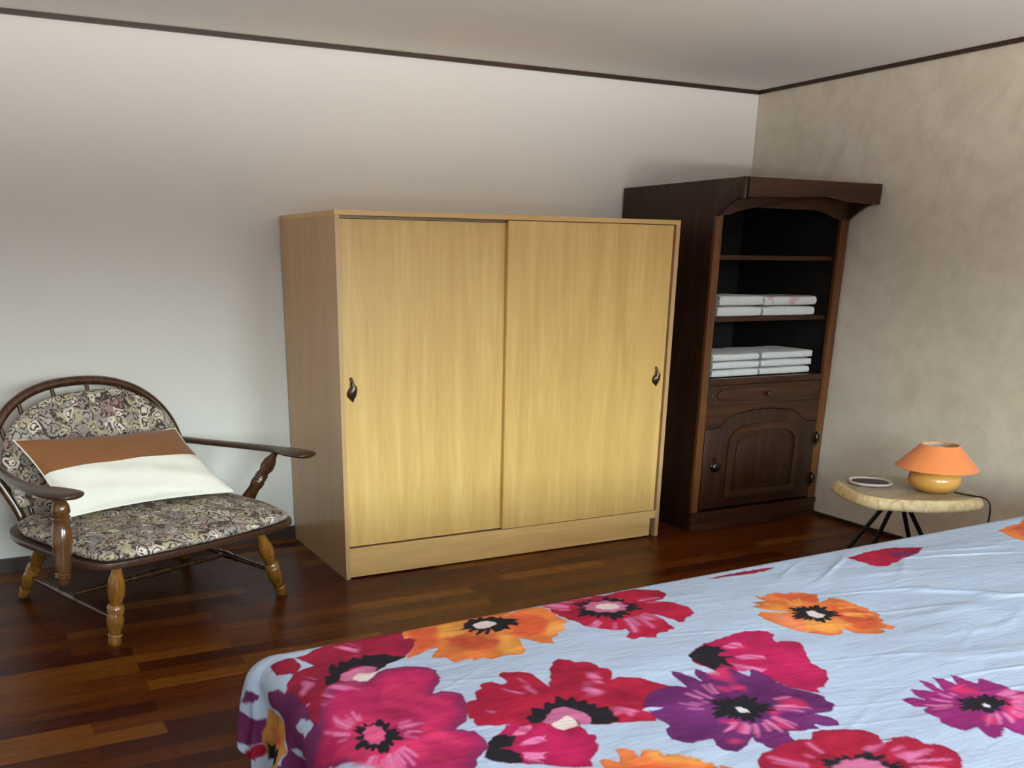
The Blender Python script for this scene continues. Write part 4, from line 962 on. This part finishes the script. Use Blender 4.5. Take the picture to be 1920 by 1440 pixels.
tag(du, 'white duvet printed with large crimson, purple and orange poppies draped over the bed', 'duvet')
sol = du.modifiers.new('thickness', 'SOLIDIFY'); sol.thickness = .006; sol.offset = -1; sol.use_rim = True

# ------------------------------------------------------------------ daylight
wl = bpy.data.worlds.new('daylight'); scene.world = wl; wl.use_nodes = True
nt = wl.node_tree; bg = nt.nodes['Background']
tc = nt.nodes.new('ShaderNodeTexCoord'); sp = nt.nodes.new('ShaderNodeSeparateXYZ'); rp = nt.nodes.new('ShaderNodeValToRGB')
mr = nt.nodes.new('ShaderNodeMapRange'); mr.inputs[1].default_value = -1; mr.inputs[2].default_value = 1
nt.links.new(tc.outputs['Generated'], sp.inputs[0]); nt.links.new(sp.outputs[2], mr.inputs[0]); nt.links.new(mr.outputs[0], rp.inputs[0]); nt.links.new(rp.outputs[0], bg.inputs[0])
e = rp.color_ramp.elements
e[0].position = .0; e[0].color = (1.85, 1.80, 1.70, 1); e[1].position = 1.0; e[1].color = (.26, .42, .74, 1)
for p_, c_ in ((.42, (1.85, 1.80, 1.70, 1)), (.445, (.12, .12, .11, 1)), (.518, (.12, .12, .12, 1)), (.54, (.95, 1.12, 1.1, 1)), (.59, (1.22, 1.52, 1.48, 1)), (.63, (.50, .70, .95, 1)), (.70, (.34, .52, .84, 1))):
    x_ = e.new(p_); x_.color = c_
bg.inputs[1].default_value = 30
for WX0, WX1 in WINS:
    pl_ = bpy.data.lights.new('window_daylight', 'AREA'); pl_.shape = 'RECTANGLE'; pl_.size = WX1-WX0; pl_.size_y = WZ1-WZ0
    po = bpy.data.objects.new('window_daylight', pl_); COL.objects.link(po); po.location = ((WX0+WX1)/2, YF-.16, (WZ0+WZ1)/2)
    po.rotation_euler = (math.radians(90), 0, 0)
    pl_.cycles.is_portal = True
scene.cycles.max_bounces = 10; scene.cycles.diffuse_bounces = 6; scene.cycles.glossy_bounces = 4; scene.cycles.transparent_max_bounces = 8
scene.cycles.sample_clamp_indirect = 6; scene.cycles.use_denoising = True; scene.cycles.caustics_reflective = False; scene.cycles.caustics_refractive = False
vs_ = scene.view_settings; scene.display_settings.display_device = 'sRGB'
vs_.view_transform = 'Standard'; vs_.look = 'None'; vs_.exposure = 0.27; vs_.gamma = 1; vs_.use_curve_mapping = False
